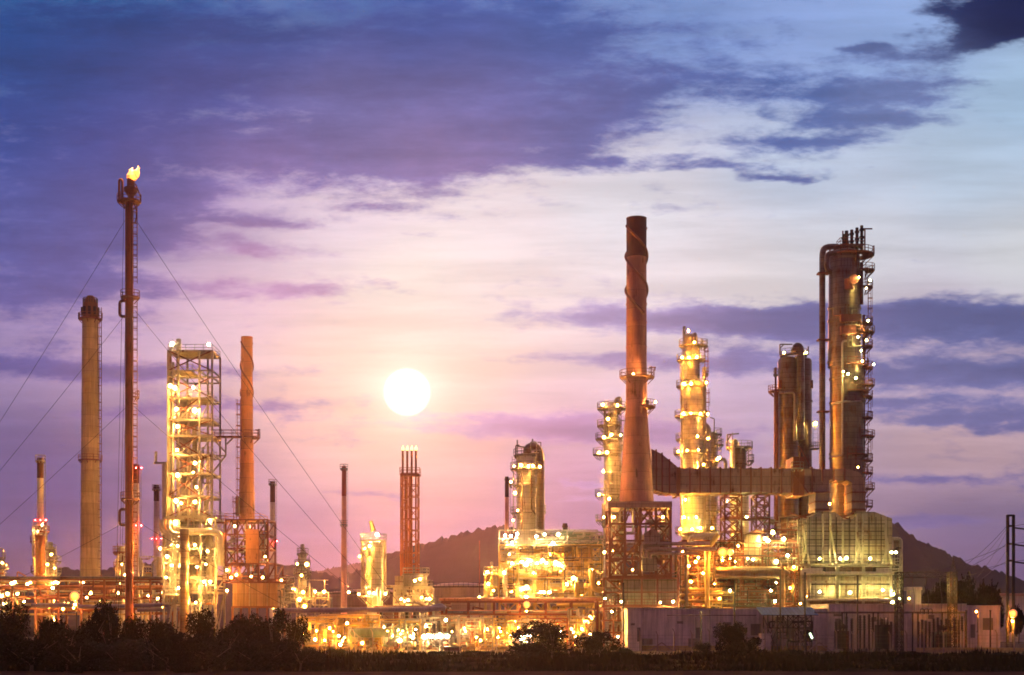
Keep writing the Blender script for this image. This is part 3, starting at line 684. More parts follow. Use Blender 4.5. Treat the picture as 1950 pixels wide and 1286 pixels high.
u.tangle(430, 512, 992, 1104, -3, 4, 34, (.07, .2), [RUST, BRICK, PIPEW]); u.vessels(432, 510, 1000, 1074, 0, 4, 5, (8, 14), [BRICK, CLADD])
u.tangle(525, 560, 1100, 1160, -3, 4, 20, (.07, .18))
u.pipe([(424,1015,-3.5),(421,1060,-3.5),(410,1075,-3.5),(410,1100,-3.5)], .35, BRICK)
u.lamps([(432,1086,.8),(447,1002,.6),(505,1060,.8),(478,1098,.6),(450,1095,.5),(432,1125,.6),(536,1105,.5)], -3.8, 700, 'warm', .33)
u.lamps([(484,1000,.6)], 3, 900, 'warm', .3)

# ------------------------------------------------------------------ lamp-lit lattice tower
u = Unit('lattice_tower', 'tall rectangular lattice tower blazing with white lamps, left of the orange stack', 'process tower', 362, 258)
LV = [668,706,718,758,800,830,866,902,945,984]
u.frame([320,340,380,404], LV, 7, -3.5, .32, PALE, None, ybot=988)
for DY, MT in ((-3.5, RUST), (3.5, PALE)): u.bars('cross_brace', MT, [((a, LV[i], dy), (b, LV[i+1], dy)) for i in (0,2,3,4,5,6,7,8) for dy in (DY,) for (a, b) in (((320,404),(404,320)) if i % 2 == 0 else ((320,380),(380,320)))], .2)
u.bars('cross_brace', PALE, [((a, LV[i+1], dy), (b, LV[i], dy)) for i in (3,5,6,7,8) for dy in (-3.5, 3.5) for (a, b) in ((340,380),(380,404))], .16)
for yy, a, b in ((668,320,404),(706,328,366),(758,330,398),(800,322,404),(830,322,404),(866,325,398),(902,322,404),(945,320,404),(984,312,410)): u.deck(a, b, yy, 7, -3.5, mat=PALE, rail=yy not in (902,))
u.cyl('reactor_column', CLAD, 349, 762, None, 13, 0, rings=(800,850,905,960)); u.cyl('reactor_column', CLAD, 371, 812, None, 11, 1, rings=(860,910,960)); u.cyl('reactor_column', CLAD, 392, 950, None, 9, 1.5)
u.cyl('overhead_drum', PALE, 340, 645, 668, 10, 0, 'both'); u.ladder(334, 650, 668, -1)
u.pipe([(340,655,-1),(324,665,-3),(324,984,-3)], .3, PALE); u.pipe([(330,690,-3.4),(330,984,-3.4)], .22, PALE); u.pipe([(349,762,-2),(360,752,-2),(360,984,-2)], .3, PALE)
u.pipe([(313,880,-3),(313,1100,-3)], .45, PIPEW, 'side_downcomer'); u.bars('arm_beam', PALE, [((293,882,-3),(322,882,-3)),((297,882,-3),(297,860,-3))], .35)
u.frame([312,334,358,382,410],[988,1015,1045,1072,1100,1128], 8, -4, .32, PALE, 'r', .18, seed=12)
for yy in (1015,1045,1072,1100,1128): u.deck(312, 410, yy, 8, -4, mat=PALE)
u.pipe([(308,990,-5),(308,1012,-5),(322,1016,-5),(322,1040,-5)], .5, PIPEW, 'u_bend_pipe')
u.pipe([(322,990,-5),(319,1005,-5),(330,1018,-5),(345,1018,-5)], .4, PIPEW, 'u_bend_pipe')
u.pipe([(345,1012,-5),(408,1012,-5),(420,1018,-5),(420,1078,-5)], .55, PIPEW, 'crossover_pipe')
u.cyl('downcomer_duct', CLADD, 351, 1008, None, 17, -5.5, None, rings=(1050,))
u.tangle(322, 402, 760, 984, -3, 3, 20, (.07, .16), [PALE, STEEL, STEEL]); u.tangle(312, 412, 990, 1150, -4.5, 3, 56, (.08, .24), [PALE, PIPEW, STEEL, BRICK])
u.vessels(325, 402, 990, 1150, -2, 3, 12, (8, 16), [PALE, CLAD]); u.vessels(325, 402, 770, 984, -2, 3, 3, (5, 8), [CLADD, CLAD])
u.ladder(400, 700, 984, -3.8, mat=PALE); u.ladder(326, 990, 1150, -4.4, mat=PALE)
u.lamps([(328,655,1.2),(397,656,1.2)], -2, 1300, 'white', .6)
u.lamps([(324,735,.6),(333,739,1),(368,738,1.3),(336,779,1.3),(371,782,.9),(338,812,1.6),(337,857,1.2),(371,882,.9),(338,905,1.1),(374,928,.5),(335,954,1.3),(371,956,1.1),(334,996,1.2),(400,992,.5)], -4.2, 620, 'cream', .62)
u.lamps([(368,900,.6),(345,958,.8),(375,758,.5)], -1.5, 700, 'warm', .4)
u.lamps([(338,1040,1),(371,1038,.8),(327,1077,.9),(375,1080,.6),(388,1108,1.1),(400,1108,1.1),(373,1148,.9),(340,1120,.6),(318,1060,.6),(352,1085,.5),(395,1050,.6),(316,1100,.7),(392,1075,.6)], -4.8, 1000, 'cream', .42)
# walkway bridge between tower and stack
u = Unit('walkway_bridge', 'railed walkway bridging the lattice tower and the orange stack', 'walkway', 431, 258)
u.deck(405, 458, 830, 1.6, -1, mat=RUST); u.bars('bracket', PALE, [((405,900,0),(430,868,0)),((430,868,0),(430,832,0)),((405,835,0),(430,862,0)),((405,868,0),(430,868,0)),((432,846,0),(446,832,0))], .26)

# ------------------------------------------------------------------ distillation columns
def col_lamps(u, L, dy=-2.8, P=1700, c='amber', r=.36): u.lamps(L, dy, P, c, r)
# brightly lit tower
u = Unit('lit_column', 'tall column glowing bright yellow at every round platform, right of the main stack', 'distillation column', 1318, 282)
u.cyl('column_shell', CLAD, 1318, 722, 1010, 43, n=32, rings=(760,830,905,945), w2=46); u.cyl('upper_shell', CLAD, 1316, 654, 724, 34, n=28)
u.cyl('dome_cap', PALE, 1312, 636, 656, 24); u.pipe([(1303,640,0),(1303,622,0)], .3, PALE, 'vent_pipe'); u.pipe([(1318,640,0),(1325,634,0),(1325,655,0)], .3, PALE)
m = MB(); m.lathe(u.o[0], u.o[1], [(22*u.k, u.Z(1022)), (26*u.k, u.Z(1012)), (26*u.k, u.Z(1005))], 28, close=False); u.put(m, 'skirt_flare', PALE)
u.cyl('skirt', PALE, 1318, 1020, None, 40, dome=None)
for yy, a, b_ in ((659,26,46),(687,34,54),(737,44,56),(794,44,62),(838,46,58),(865,46,66),(945,48,50),(1015,50,60)): u.ring(1316, yy, a, b_, mat=PALE)
u.ring(1338, 713, 6, 22, 0, -100, 80, mat=PALE); u.ring(1336, 659, 8, 24, 0, -100, 80, mat=PALE)
u.ladder(1345, 660, 737, -.5, mat=RED); u.ladder(1347, 740, 794, -.5, mat=RED); u.ladder(1299, 690, 790, -2.3, mat=PALE)
u.pipe([(1300,700,-2),(1298,730,-2.4),(1298,1000,-2.4)], .2, PALE); u.pipe([(1342,700,-1),(1342,1005,-1)], .28, PALE)
col_lamps(u, [(1311,630,.6),(1322,652,.4),(1299,681,.5),(1312,681,.7),(1327,680,.6),(1303,731,.6),(1316,731,1.2),(1345,729,.35),(1302,788,.7),(1316,787,1.3),(1334,788,.8),(1348,789,.5),(1328,831,1),(1308,858,.9),(1330,857,.8),(1292,860,.5),(1306,905,.5),(1330,900,.7),(1305,952,.7),(1326,985,1),(1303,985,1),(1296,1008,.7),(1318,1008,1),(1334,1006,.7),(1340,885,.5)])
# twin slim columns right of it
u = Unit('slim_twin_column', 'pair of slim columns with hooked pipe tucked right of the glowing column', 'distillation column', 1352, 286)
u.cyl('column_shell', CLAD, 1345, 812, None, 14, 0, rings=(860,950)); u.cyl('column_shell', CLAD, 1358, 822, None, 14, 1, rings=(880,960))
u.ring(1362, 828, 12, 26, 0, -110, 70); u.ring(1364, 848, 14, 28, 0, -110, 70); u.ring(1355, 880, 16, 30, mat=STEEL); u.ring(1352, 975, 28, 44); u.ring(1352, 1012, 28, 42)
u.pipe([(1334,900,-1.5),(1334,815,-1.5),(1341,808,-1.5),(1350,815,-1.5),(1350,840,-1.5)], .5, PIPEW, 'overhead_pipe')
u.bars('davit', STEEL, [((1360,826,0),(1360,798,0)),((1360,798,0),(1352,795,0))], .2); u.ladder(1369, 830, 1000, -.5)
col_lamps(u, [(1366,875,.5),(1344,940,.5),(1362,905,.5),(1356,1006,.4),(1348,835,.3)], -2)
# domed vessel with davit
u = Unit('domed_vessel', 'dome-topped vessel column with railed top and crane davit behind the duct', 'vessel column', 1405, 280)
u.cyl('column_shell', CLADD, 1406, 852, 925, 30, n=28, rings=(885,)); u.cyl('lower_shell', CLAD, 1408, 930, None, 36, dome=None, rings=(985,))
u.ring(1408, 853, 24, 50); u.ring(1424, 878, 6, 24, 0, -90, 90); u.ladder(1428, 855, 905); u.ring(1420, 905, 14, 34, 0, -90, 90)
u.bars('davit', STEEL, [((1385,858,0),(1385,828,0)),((1385,828,0),(1407,826,0)),((1385,840,0),(1392,828,0))], .25)
u.pipe([(1396,905,-1.8),(1396,842,-1.8),(1401,838,-1.8),(1404,850,-1.8)], .4, PIPEW, 'overhead_pipe'); u.pipe([(1370,876,-1),(1378,874,-1),(1382,880,-1),(1382,905,-1)], .35, PIPEW)
u.bars('rod', STEEL, [((1395,840,0),(1395,824,0))], .15)
col_lamps(u, [(1370,872,.5),(1398,1000,.8),(1422,985,.7),(1385,955,.4),(1412,1010,.7)], -3, 700, 'green')
# column behind the main stack, at its left
u = Unit('left_column', 'lit column with many side platforms just left of the main stack', 'distillation column', 1166, 285)
u.cyl('column_shell', CLAD, 1167, 840, None, 34, n=30, rings=(900,945,1000)); u.cyl('upper_shell', CLAD, 1165, 785, 842, 26, n=28); u.cyl('dome_cap', PALE, 1178, 762, 790, 9)
for yy, a, b_, c in ((779,24,56,1165),(812,26,46,1160),(837,30,52,1160),(866,34,54,1156),(944,36,54,1160),(992,36,52,1160),(1040,36,50,1162)): u.ring(c, yy, a, b_)
u.ladder(1186, 790, 860, -1); u.ladder(1184, 880, 1030, -1); u.pipe([(1152,780,-1),(1152,868,-1)], .25, PALE); u.pipe([(1172,790,-2),(1172,760,-2),(1182,757,-2),(1182,775,-2)], .3, PALE, 'overhead_pipe'); u.tangle(1150, 1185, 765, 860, -2, 2, 16, (.08, .2)); u.tangle(1148, 1170, 900, 1140, -3, 0, 10, (.1, .2))
u.lamps([(1148,771,.5),(1176,772,.6),(1158,798,.7),(1164,828,1.2),(1182,829,.8),(1150,833,.5),(1141,862,.4),(1156,862,.6),(1149,898,1),(1141,942,.8),(1150,985,.7),(1151,1052,1),(1155,1010,.6),(1160,950,.5)], -2.8, 1000, 'warm', .42)
# domed column centre right
u = Unit('domed_column', 'domed column with big looping overhead pipe above the yellow process structure', 'distillation column', 1001, 268)
u.cyl('column_shell', CLAD, 1002, 862, None, 38, n=32, rings=(925,978)); u.cyl('dome_cap', CLADD, 1004, 862, 896, 20)
u.ring(1000, 868, 14, 44); u.ring(1004, 894, 40, 64); u.ring(1003, 925, 38, 50, 0, 120, 300); u.ring(1000, 978, 38, 54, 0, 90, 300); u.pipe([(994,900,-2.3),(994,1010,-2.3)], .18, CLADD); u.pipe([(1012,905,-2.2),(1012,970,-2.2),(1020,980,-2)], .15, CLADD); u.tangle(982, 1030, 842, 892, -2, 2, 14, (.07,.18), [PALE, CLADD]); u.ring(1028, 975, 10, 24, 0, -90, 90)
u.pipe([(1004,864,-1),(1004,853,-1),(1018,849,-1),(1029,860,-1),(1029,1020,-1)], .75, CLADD, 'overhead_pipe')
u.bars('mast', PALE, [((985,868,0),(985,838,0)),((985,850,0),(1000,852,0)),((1014,845,0),(1014,836,0))], .25); u.ladder(1021, 900, 1015, -2); u.ladder(978, 870, 892, -1)
u.ring(978, 923, 8, 20, 0, 90, 270); u.bars('frame_column', PALE, [((978,895,-1),(978,1015,-1)),((1021,868,-1),(1021,894,-1)),((984,868,-1),(984,894,-1))], .2)
u.lamps([(979,888,.7),(992,886,.8),(1015,887,.9),(1028,889,.7),(1006,888,.5),(973,918,1),(981,939,1.3),(977,991,1.2),(983,1024,1),(1020,1022,.9),(986,972,.5)], -3.3, 800, 'warm', .4)
# lit column centre left
u = Unit('short_lit_column', 'squat lit column with bright lamp on top and glowing skirt, left of centre', 'distillation column', 713, 256)
u.cyl('column_shell', CLAD, 714, 1030, 1135, 33, n=32, rings=(1060,1100)); u.cyl('skirt', PALE, 714, 1135, None, 30, dome=None)
u.ring(711, 1030, 30, 50, mat=PALE); u.ring(711, 1136, 33, 62, mat=PALE); u.ring(700, 1062, 20, 30, 0, 90, 270, mat=PALE)
u.pipe([(733,1028,-1),(733,1125,-1)], .25, PALE); u.pipe([(690,1030,-1),(690,1130,-1)], .25, PALE); u.pipe([(719,1134,-3.5),(719,1122,-3.5),(722,1120,-3.5),(722,1175,-3.5)], .3, PIPEW)
m = MB(); m.tube([u.P(711,1012), u.P(706,992)], [.5, .3], 10); u.put(m, 'tilted_vent', PIPEY)
u.ladder(698, 1035, 1130, -2.5, mat=PALE); u.vessels(695, 705, 1035, 1070, -2, 0, 2, (7,9), [PALE])
u.lamps([(718,1018,2.2)], -1, 1400, 'white', .7); u.lamps([(695,1045,.5),(685,1060,.5),(704,1040,.5)], -2, 600, 'warm', .35)
u.lamps([(683,1132,1.2),(703,1129,1),(722,1129,1.2),(734,1131,.8),(712,1130,.8)], -3.4, 1100, 'cream', .42); u.lamps([(704,1160,1.2),(724,1168,1)], -3.6, 900, 'amber', .35)
# little column left of centre
u = Unit('small_column', 'small slender column with ringed platforms beside two bright lamps', 'distillation column', 576, 300)
u.cyl('column_shell', CLAD, 577, 1050, None, 14, n=20); u.cyl('dome_cap', PALE, 576, 1036, 1052, 8)
for yy, b_ in ((1055,22),(1077,30),(1093,34)): u.ring(576, yy, 12, b_)
u.ladder(586, 1060, 1130); u.pipe([(569,1060,-1),(569,1150,-1)], .2, PALE)
u.deck(545, 625, 1138, 6, -4); u.frame([545,565,600,625],[1138,1165], 6, -4, .25, STEEL, 'r', seed=4); u.vessels(545, 600, 1110, 1160, -4, 2, 5, (7,12)); u.tangle(545, 625, 1105, 1165, -4, 2, 24, (.06,.16))
u.lamps([(566,1074,.7),(584,1075,.7),(600,1127,1.6),(617,1127,1.6),(559,1123,.8),(570,1142,.8),(574,1096,.4),(577,1128,.6)], -4.4, 900, 'warm', .5); u.lamp(580, 1155, -6, 900, 'orange', .55)
# far left columns
u = Unit('left_furnace', 'rusty furnace column with red-lit collar below the leftmost slim chimney', 'furnace', 76, 298)
u.cyl('column_shell', RUST, 76, 1020, None, 20, n=20, dome=None); u.ring(76, 1003, 14, 26, mat=STEEL); u.ring(78, 1013, 16, 32, mat=RUST); u.ring(76, 1032, 20, 36, 0, 90, 300, mat=RUST); u.ring(76, 1089, 22, 34, mat=RUST)
u.tangle(62, 90, 995, 1130, -3, 1, 12, (.07,.18), [RUST, STEEL, PIPEW])
u.lamps([(62,1010,.9),(72,1012,.3),(80,1000,.3)], -1.6, 700, 'green', .35); u.lamps([(88,1120,1),(103,1110,.7),(62,1100,.4)], -4, 700, 'cream', .4)
u = Unit('left_lit_column', 'small yellow-lit column with box platforms hugging the leftmost furnace', 'distillation column', 96, 295)
u.cyl('column_shell', PALE, 96, 1040, None, 16, n=20, rings=(1060,)); u.cyl('dome_cap', PALE, 96, 1032, 1044, 10)
for yy, cx in ((1048,94),(1070,104),(1092,104)): u.ring(cx, yy, 8, 24, 0, -120, 90)
u.tangle(84, 108, 1040, 1130, -2, 1, 12, (.06,.16), [PALE, PIPEW]); u.lamps([(98,1056,.8),(104,1082,.8),(90,1075,.8),(106,1108,.8)], -2.6, 700, 'warm', .33)
u = Unit('edge_column', 'lit column cut off by the left edge of the photo', 'distillation column', 2, 290)
u.cyl('column_shell', PALE, 1, 1062, None, 15, n=20, rings=(1080,)); u.ring(6, 1083, 8, 20, 0, -100, 90); u.ring(6, 1103, 8, 22, 0, -100, 90); u.ring(2, 1062, 14, 18)
u.pipe([(-2,1065,-1),(-2,1045,-1),(6,1045,-1),(6,1065,-1)], .15, PALE); u.lamps([(-6,1090,1),(4,1072,.6),(4,1120,.8)], -2.5, 700, 'warm', .33)
u = Unit('column_behind_flare', 'small platformed column half hidden left of the flare stack foot', 'distillation column', 230, 290)
u.cyl('column_shell', PALE, 232, 1040, None, 14, n=20); u.ring(224, 1052, 8, 18, 0, 60, 300, mat=RUST); u.ring(226, 1082, 8, 20, 0, 60, 300, mat=RUST); u.ring(230, 1052, 14, 22, mat=RUST)
u.tangle(219, 240, 1035, 1120, -2, 1, 12, (.06,.16), [RUST, PALE]); u.lamps([(232,1075,.6),(228,1110,.8),(238,1095,.5)], -2, 500, 'warm', .3)
u = Unit('column_by_tower', 'low yellow-lit column standing between flare stack and lattice tower', 'distillation column', 279, 285)
u.cyl('column_shell', PALE, 280, 1092, None, 9, n=18); u.cyl('column_shell', PALE, 271, 1072, None, 5, n=14); u.ring(281, 1092, 8, 18, mat=PALE); u.ring(279, 1105, 10, 16, mat=PALE)
u.pipe([(290,1090,0),(290,1070,0),(298,1066,0)], .18, PALE); u.tangle(266, 300, 1060, 1140, -2, 2, 18, (.06,.16), [PALE, PIPEW, PIPEY]); u.cyl('side_drum', PALE, 303, 1060, 1100, 10, 0, 'both')
u.lamps([(265,1135,1.6),(286,1136,.8),(305,1045,.5),(276,1110,.6),(303,1138,.6)], -3, 800, 'warm', .42)

# twin big columns right
u = Unit('twin_columns', 'two joined rust-streaked columns with a thick hooked pipe, left of the tallest tower', 'distillation column', 1511, 290)
u.cyl('column_shell', CLADD, 1501, 679, 1005, 39, n=34, rings=(742,775,848,935)); u.cyl('column_shell', CLADD, 1531, 681, 1005, 30, 2, n=30, rings=(765,850,935))
u.cyl('skirt', RUST, 1506, 1000, None, 40, dome=None)
u.pipe([(1513,672,-2),(1517,658,-2),(1525,662,-2),(1525,838,-2.4)], .75, CLADD, 'overhead_pipe'); u.ring(1511, 678, 26, 52); u.bars('davit', STEEL, [((1485,676,0),(1485,656,0)),((1485,656,0),(1509,656,0)),((1485,664,0),(1493,656,0)),((1539,676,0),(1539,660,0))], .22)
u.pipe([(1478,742,-1),(1478,1010,-1)], .45, RUST, 'downcomer'); u.pipe([(1477,700,-1),(1477,745,-1)], .2, RUST); u.pipe([(1484,748,-2.3),(1512,748,-2.3),(1513,760,-2.3),(1513,840,-2.3)], .22, PALE)
u.ring(1475, 746, 6, 24, -.5, 60, 300, mat=RUST); u.ring(1477, 714, 3, 9, -1); u.box('nozzle_box', RUST, 1483, 1489, 724, 740, 1, -2.4); u.cyl('manhole', RUST, 1546, 724, 739, 5, 0, 'both')
u.deck(1546, 1560, 853, 2, -1); u.ladder(1553, 815, 853, -1, cage=False, w=1); u.ring(1511, 893, 14, 22, -3, mat=RUST)
u.lamp(1553, 807, -1, 500, 'green', .5); u.lamps([(1493,672,.35),(1512,670,.35),(1536,672,.3)], -1.5, 400, 'green', .3)
u.lamps([(1480,1000,.9),(1500,1003,1),(1530,998,.6)], -5.5, 1000, 'amber', .35)
# tallest column
u = Unit('tall_column', 'tallest dark banded column with a ladder of side platforms, at right', 'distillation column', 1611, 274)
u.cyl('column_shell', CLADD, 1608, 474, 700, 58, n=40, rings=(495,588,612,690), w2=62); u.cyl('lower_shell', CLADD, 1613, 697, 985, 64, dome=None, n=40, rings=(722,768,865,873), w2=66)
u.ring(1622, 487, 40, 84, mat=RUST)
u.pipe([(1600,478,0),(1600,470,0),(1572,470,0),(1566,480,0),(1566,900,0)], .58, CLADD, 'overhead_pipe'); u.pipe([(1600,482,-2),(1578,482,-2),(1574,492,-2),(1574,515,-2),(1584,518,-2)], .5, CLADD, 'overhead_pipe')
for yy in (518,645,782): u.box('pipe_clip', RUST, 1558, 1580, yy, yy+3, 1.6, -.8)
u.pipe([(1582,870,-3),(1604,868,-3.2),(1604,650,-3.2),(1622,648,-3.2)], .2, PIPEW); u.pipe([(1583,770,-2.8),(1605,765,-3.3),(1640,765,-3)], .2, PIPEW)
for xx, yt, w_ in ((1612,440,7),(1622,438,6),(1632,434,6),(1641,430,6),(1606,446,5)): u.cyl('relief_vent', DARK, xx, yt, 480, w_, 0, None, 12, rings=(yt+8, yt+22))
u.deck(1600, 1646, 464, 3, -1.5, mat=RUST); u.bars('davit', RUST, [((1647,486,0),(1647,436,0)),((1640,436,0),(1661,436,0)),((1605,486,0),(1605,440,0)),((1580,484,0),(1580,472,0)),((1580,472,0),(1612,470,0)),((1664,486,0),(1664,468,0))], .22)
u.cyl('manhole', RUST, 1617, 532, 551, 18, -3, None); u.box('nozzle_box', RUST, 1602, 1640, 598, 612, 2, -4.2); u.box('nozzle_box', RUST, 1602, 1630, 620, 636, 1.6, -4.0)
m = MB(); m.poly([(u.X(1617)+.9*cos(radians(a)), u.Z(541)+.9*sin(radians(a))) for a in range(0, 360, 24)], u.D-4.0, u.D-2.6); u.put(m, 'manway_cover', RUST)
for i, yy in enumerate((516,548,617,634,661,702,735,757,797,832,878,902,932,965)):
    w_ = 20 if i % 3 else 26; u.ring(1645, yy, 8, 8+w_+6, -.6, -130, 60, mat=RUST)
    if i < 13: nx = (548,617,634,661,702,735,757,797,832,878,902,932,965)[i]; u.ladder(1650+(i % 2)*6, yy-8, nx, -1.6, mat=RUST)
for yy in (640,698,748,868): u.ring(1612, yy, 66, 82, 0, -100, 10, mat=RUST)
u.pipe([(1641,500,-1.2),(1641,580,-1.2)], .3, RUST); u.pipe([(1645,600,-1),(1645,980,-1)], .25, RUST); u.tangle(1585, 1640, 590, 660, -3.6, -3, 8, (.08,.16), [RUST, STEEL])
u.lamps([(1636,528,.25),(1657,534,.4),(1650,549,.3),(1653,611,.5),(1634,642,.9),(1650,648,.7),(1640,668,.4),(1664,694,.7),(1615,712,1),(1630,720,.9),(1606,708,.6),(1642,688,.4)], -4.2, 650, 'green', .28)
u.lamps([(1590,905,.8),(1634,890,1),(1580,960,1),(1628,965,.8)], -7, 450, 'amber', .35)

# ------------------------------------------------------------------ flare derrick centre
u = Unit('quad_flare_derrick', 'slim orange derrick of four upright pipes with small white tips, below the sun', 'flare derrick', 779, 268)
ORG = surf('orange_primer_steel', (.50,.16,.07), .6)
for xx in (767, 775.5, 784, 792):
    m = MB(); m.tube([u.P(xx, 1100), u.P(xx, 905)], .17, 10); m.tube([u.P(xx, 905), u.P(xx, 858)], .2, 10); pp = u.put(m, 'flare_pipe', ORG)
    m = MB(); a = u.P(xx, 858); m.tube([a, (a[0], a[1], a[2]+.5), (a[0]+.1, a[1], a[2]+.9)], [.22, .2, .03], 8); u.put(m, 'pilot_flame', emit('pilot_flame', (1, .6, .2), 3), pp)
ys = [902+i*21.5 for i in range(10)]
u.frame([763,779,796], ys, 3, -1.5, .2, ORG, None, ybot=1096)
u.bars('cross_brace', ORG, [((a, ys[i], -1.5), (b, ys[i+1], -1.5)) for i in range(9) for a, b in (((779,796),(796,779)) if i % 2 else ((763,779),(779,763)))], .12)
u.ladder(771, 905, 1095, -1.8, mat=ORG); u.deck(761, 799, 902, 3.6, -1.8, mat=ORG)
u.pipe([(772,905,-1),(772,1095,-1)], .2, ORG, 'steam_pipe')
u = Unit('derrick_base_drum', 'round railed drum on braced legs under the four-pipe derrick', 'drum', 790, 262)
u.cyl('drum_shell', CLAD, 790, 1094, 1117, 46, 0, None, 32, rings=(1096, 1114)); u.box('side_box', PANEL, 752, 768, 1097, 1120, 4, -2)
u.ring(790, 1118, 30, 68, mat=PALE); u.ring(792, 1094, 40, 50, mat=PALE)
u.frame([750,768,800,822],[1120,1150], 7, -3.5, .3, PALE, 'k', .22, seed=2); u.deck(748, 824, 1150, 8, -4, mat=PALE)
u.vessels(755, 820, 1122, 1160, -3, 2, 6, (6,11)); u.tangle(750, 822, 1120, 1160, -3.5, 3, 26, (.06,.18)); u.pipe([(733,1117,-3),(766,1117,-3)], .25, PALE)
u.lamps([(790,1106,1),(800,1103,.8),(764,1141,.7),(770,1145,.6),(777,1143,.6),(812,1141,1),(818,1141,.8),(803,1138,.6)], -4.6, 600, 'warm', .36)

# storage tanks
for lab, cx, yt, w_, D_, M_ in (('dull red-brown storage tank behind the squat lit column', 705, 1130, 156, 400, PLAST), ('pale tan storage tank right of the four-pipe derrick', 880, 1118, 130, 400, surf('tan_tank_plate', (.42,.26,.19), .7, seam_z=2.4, seam_x=8, streak=.3))):
    u = Unit('storage_tank', lab, 'storage tank', cx, D_, 'storage tanks behind the plant')
    m = MB(); r = w_*u.k/2; z = u.Z(yt); m.lathe(u.o[0], u.o[1], [(r, 0), (r, z), (r*1.01, z), (r*1.01, z+.2), (r*.6, z+.9), (.01, z+1.2)], 64); u.put(m, 'tank_shell', M_)
    u.ring(cx, yt+1, w_, w_+5, bracket=False, mat=DARK)

# ------------------------------------------------------------------ the big yellow-lit process structure, centre right
u = Unit('process_structure', 'wide multi-level process structure blazing yellow under the domed column', 'process structure', 1040, 262)
XS = [951,985,1018,1045,1072,1098,1122,1146]
u.frame(XS, [1038,1070,1098,1122,1146,1175,1205], 9, -4.5, .34, PIPEY, 'r', .2, seed=21)
u.frame(XS[:5], [1038,1098,1146], 9, 4.6, .3, PALE, 'r', .2, seed=22)
for yy, a, b_ in ((1038,951,1148),(1070,953,1045),(1098,951,1148),(1122,985,1098),(1146,951,1148)): u.deck(a, b_, yy, 9, -4.5, mat=PALE)
u.bars('roof_rail', PALE, [((951,1010,-4),(951,1040,-4)),((951,1010,-4),(1138,1010,-4)),((1138,1010,-4),(1138,1038,-4)),((1020,1010,-4),(1020,1038,-4)),((1080,1010,-4),(1080,1038,-4))], .22)
u.cyl('golden_drum', surf('golden_cladding', (.62,.42,.14), .4, .5, seam_z=1.0), 1112, 1042, 1088, 40, -2, 'both', 32, rings=(1062,)); u.cyl('golden_drum', CLAD, 1082, 1048, 1096, 18, -2, 'both')
u.vessels(955, 1145, 1040, 1096, -3, 4, 14, (7,14), [CLAD, PALE, PIPEY]); u.vessels(955, 1145, 1100, 1146, -3, 4, 14, (7,14), [CLAD, PALE, PIPEY]); u.vessels(952, 1100, 1150, 1225, -3.5, 3, 14, (7,12), [CLAD, PALE, PIPEY])
u.tangle(952, 1146, 1040, 1097, -4.2, 4, 60, (.08,.26), [PALE, PIPEW, PIPEY]); u.tangle(952, 1146, 1099, 1146, -4.2, 4, 60, (.08,.26), [PALE, PIPEW, PIPEY])
u.tangle(1020, 1146, 1014, 1038, -4, 3, 26, (.1,.3), [PALE, PIPEW, GREEN]); u.vessels(1085, 1140, 1015, 1038, -3, 2, 6, (9,15), [PALE, GREEN])
for i in range(6):
    z = 1152+i*11; u.pipe([(1060+i*6,z,-5),(1128+i*3,z,-5),(1128+i*3,z-30,-5)], .35, PIPEY)
u.tangle(952, 1146, 1040, 1146, -5.2, -4.7, 44, (.05,.1), [DARK, RUST, STEEL], 'small_bore_pipe'); u.cyl('drum_stack', CLAD, 962, 1085, 1140, 9, -5, 'both'); u.ladder(1012, 1040, 1140, -5, mat=PALE); u.ladder(958, 1040, 1098, -5, mat=PALE)
u.pipe([(1098,1110,-5.5),(1098,1140,-5.5),(1146,1140,-5.5)], .4, PIPEY); u.pipe([(1128,1085,-5.5),(1128,1118,-5.5),(1136,1124,-5.5),(1148,1124,-5.5)], .5, PIPEY)
u.lamps([(962,1020,1.6),(973,1021,1.2),(985,1017,1.6),(975,1034,1),(1021,1022,1.1),(1053,1035,.9),(1037,1018,.4),(1063,1018,.4)], -5, 800, 'white', .5)
u.lamps([(975,1073,1),(994,1070,2),(1002,1075,2),(1008,1068,1.5),(1023,1073,1),(1033,1067,1.2),(1040,1072,1),(1058,1072,1.6),(1064,1075,1.6),(1070,1078,.8),(1016,1091,.5)], -4.9, 800, 'cream', .5)
u.lamps([(996,1121,2),(1003,1119,1.4),(1036,1128,1.8),(1046,1128,1.8),(1030,1128,1.2),(1002,1138,.7),(1092,1101,1.6),(1128,1086,.9),(1080,1113,.6),(961,1091,.8)], -5, 800, 'cream', .5)
u.lamps([(970,1056,.6),(1048,1056,.6),(1108,1078,1),(1126,1062,.8),(1140,1110,.9),(1060,1142,.8),(1108,1135,1),(1130,1150,.8),(985,1088,.8),(1085,1150,.8)], -1.5, 1000, 'amber', .36)
u = Unit('process_annex', 'low lit frame annexed to the left end of the yellow process structure', 'process structure', 938, 262)
u.frame([924,937,951],[1092,1118,1142], 7, -3.5, .3, PIPEY, 'r', .2, seed=31); u.deck(922, 952, 1092, 7, -3.5, mat=PALE); u.deck(912, 952, 1142, 7, -3.5, mat=PALE)
u.vessels(926, 950, 1095, 1142, -3, 3, 5, (6,11)); u.tangle(922, 952, 1080, 1145, -3.5, 3, 18, (.06,.18), [PALE, PIPEY]); u.bars('cross_brace', PIPEY, [((926,1140,-3.7),(937,1092,-3.7))], .3)
u.cyl('drum_stack', PALE, 936, 1070, 1092, 6, 0, 'both')
u.lamps([(928,1090,1.1),(951,1088,1.1),(913,1138,.4),(940,1125,.7),(930,1112,.5)], -4, 700, 'cream', .42)
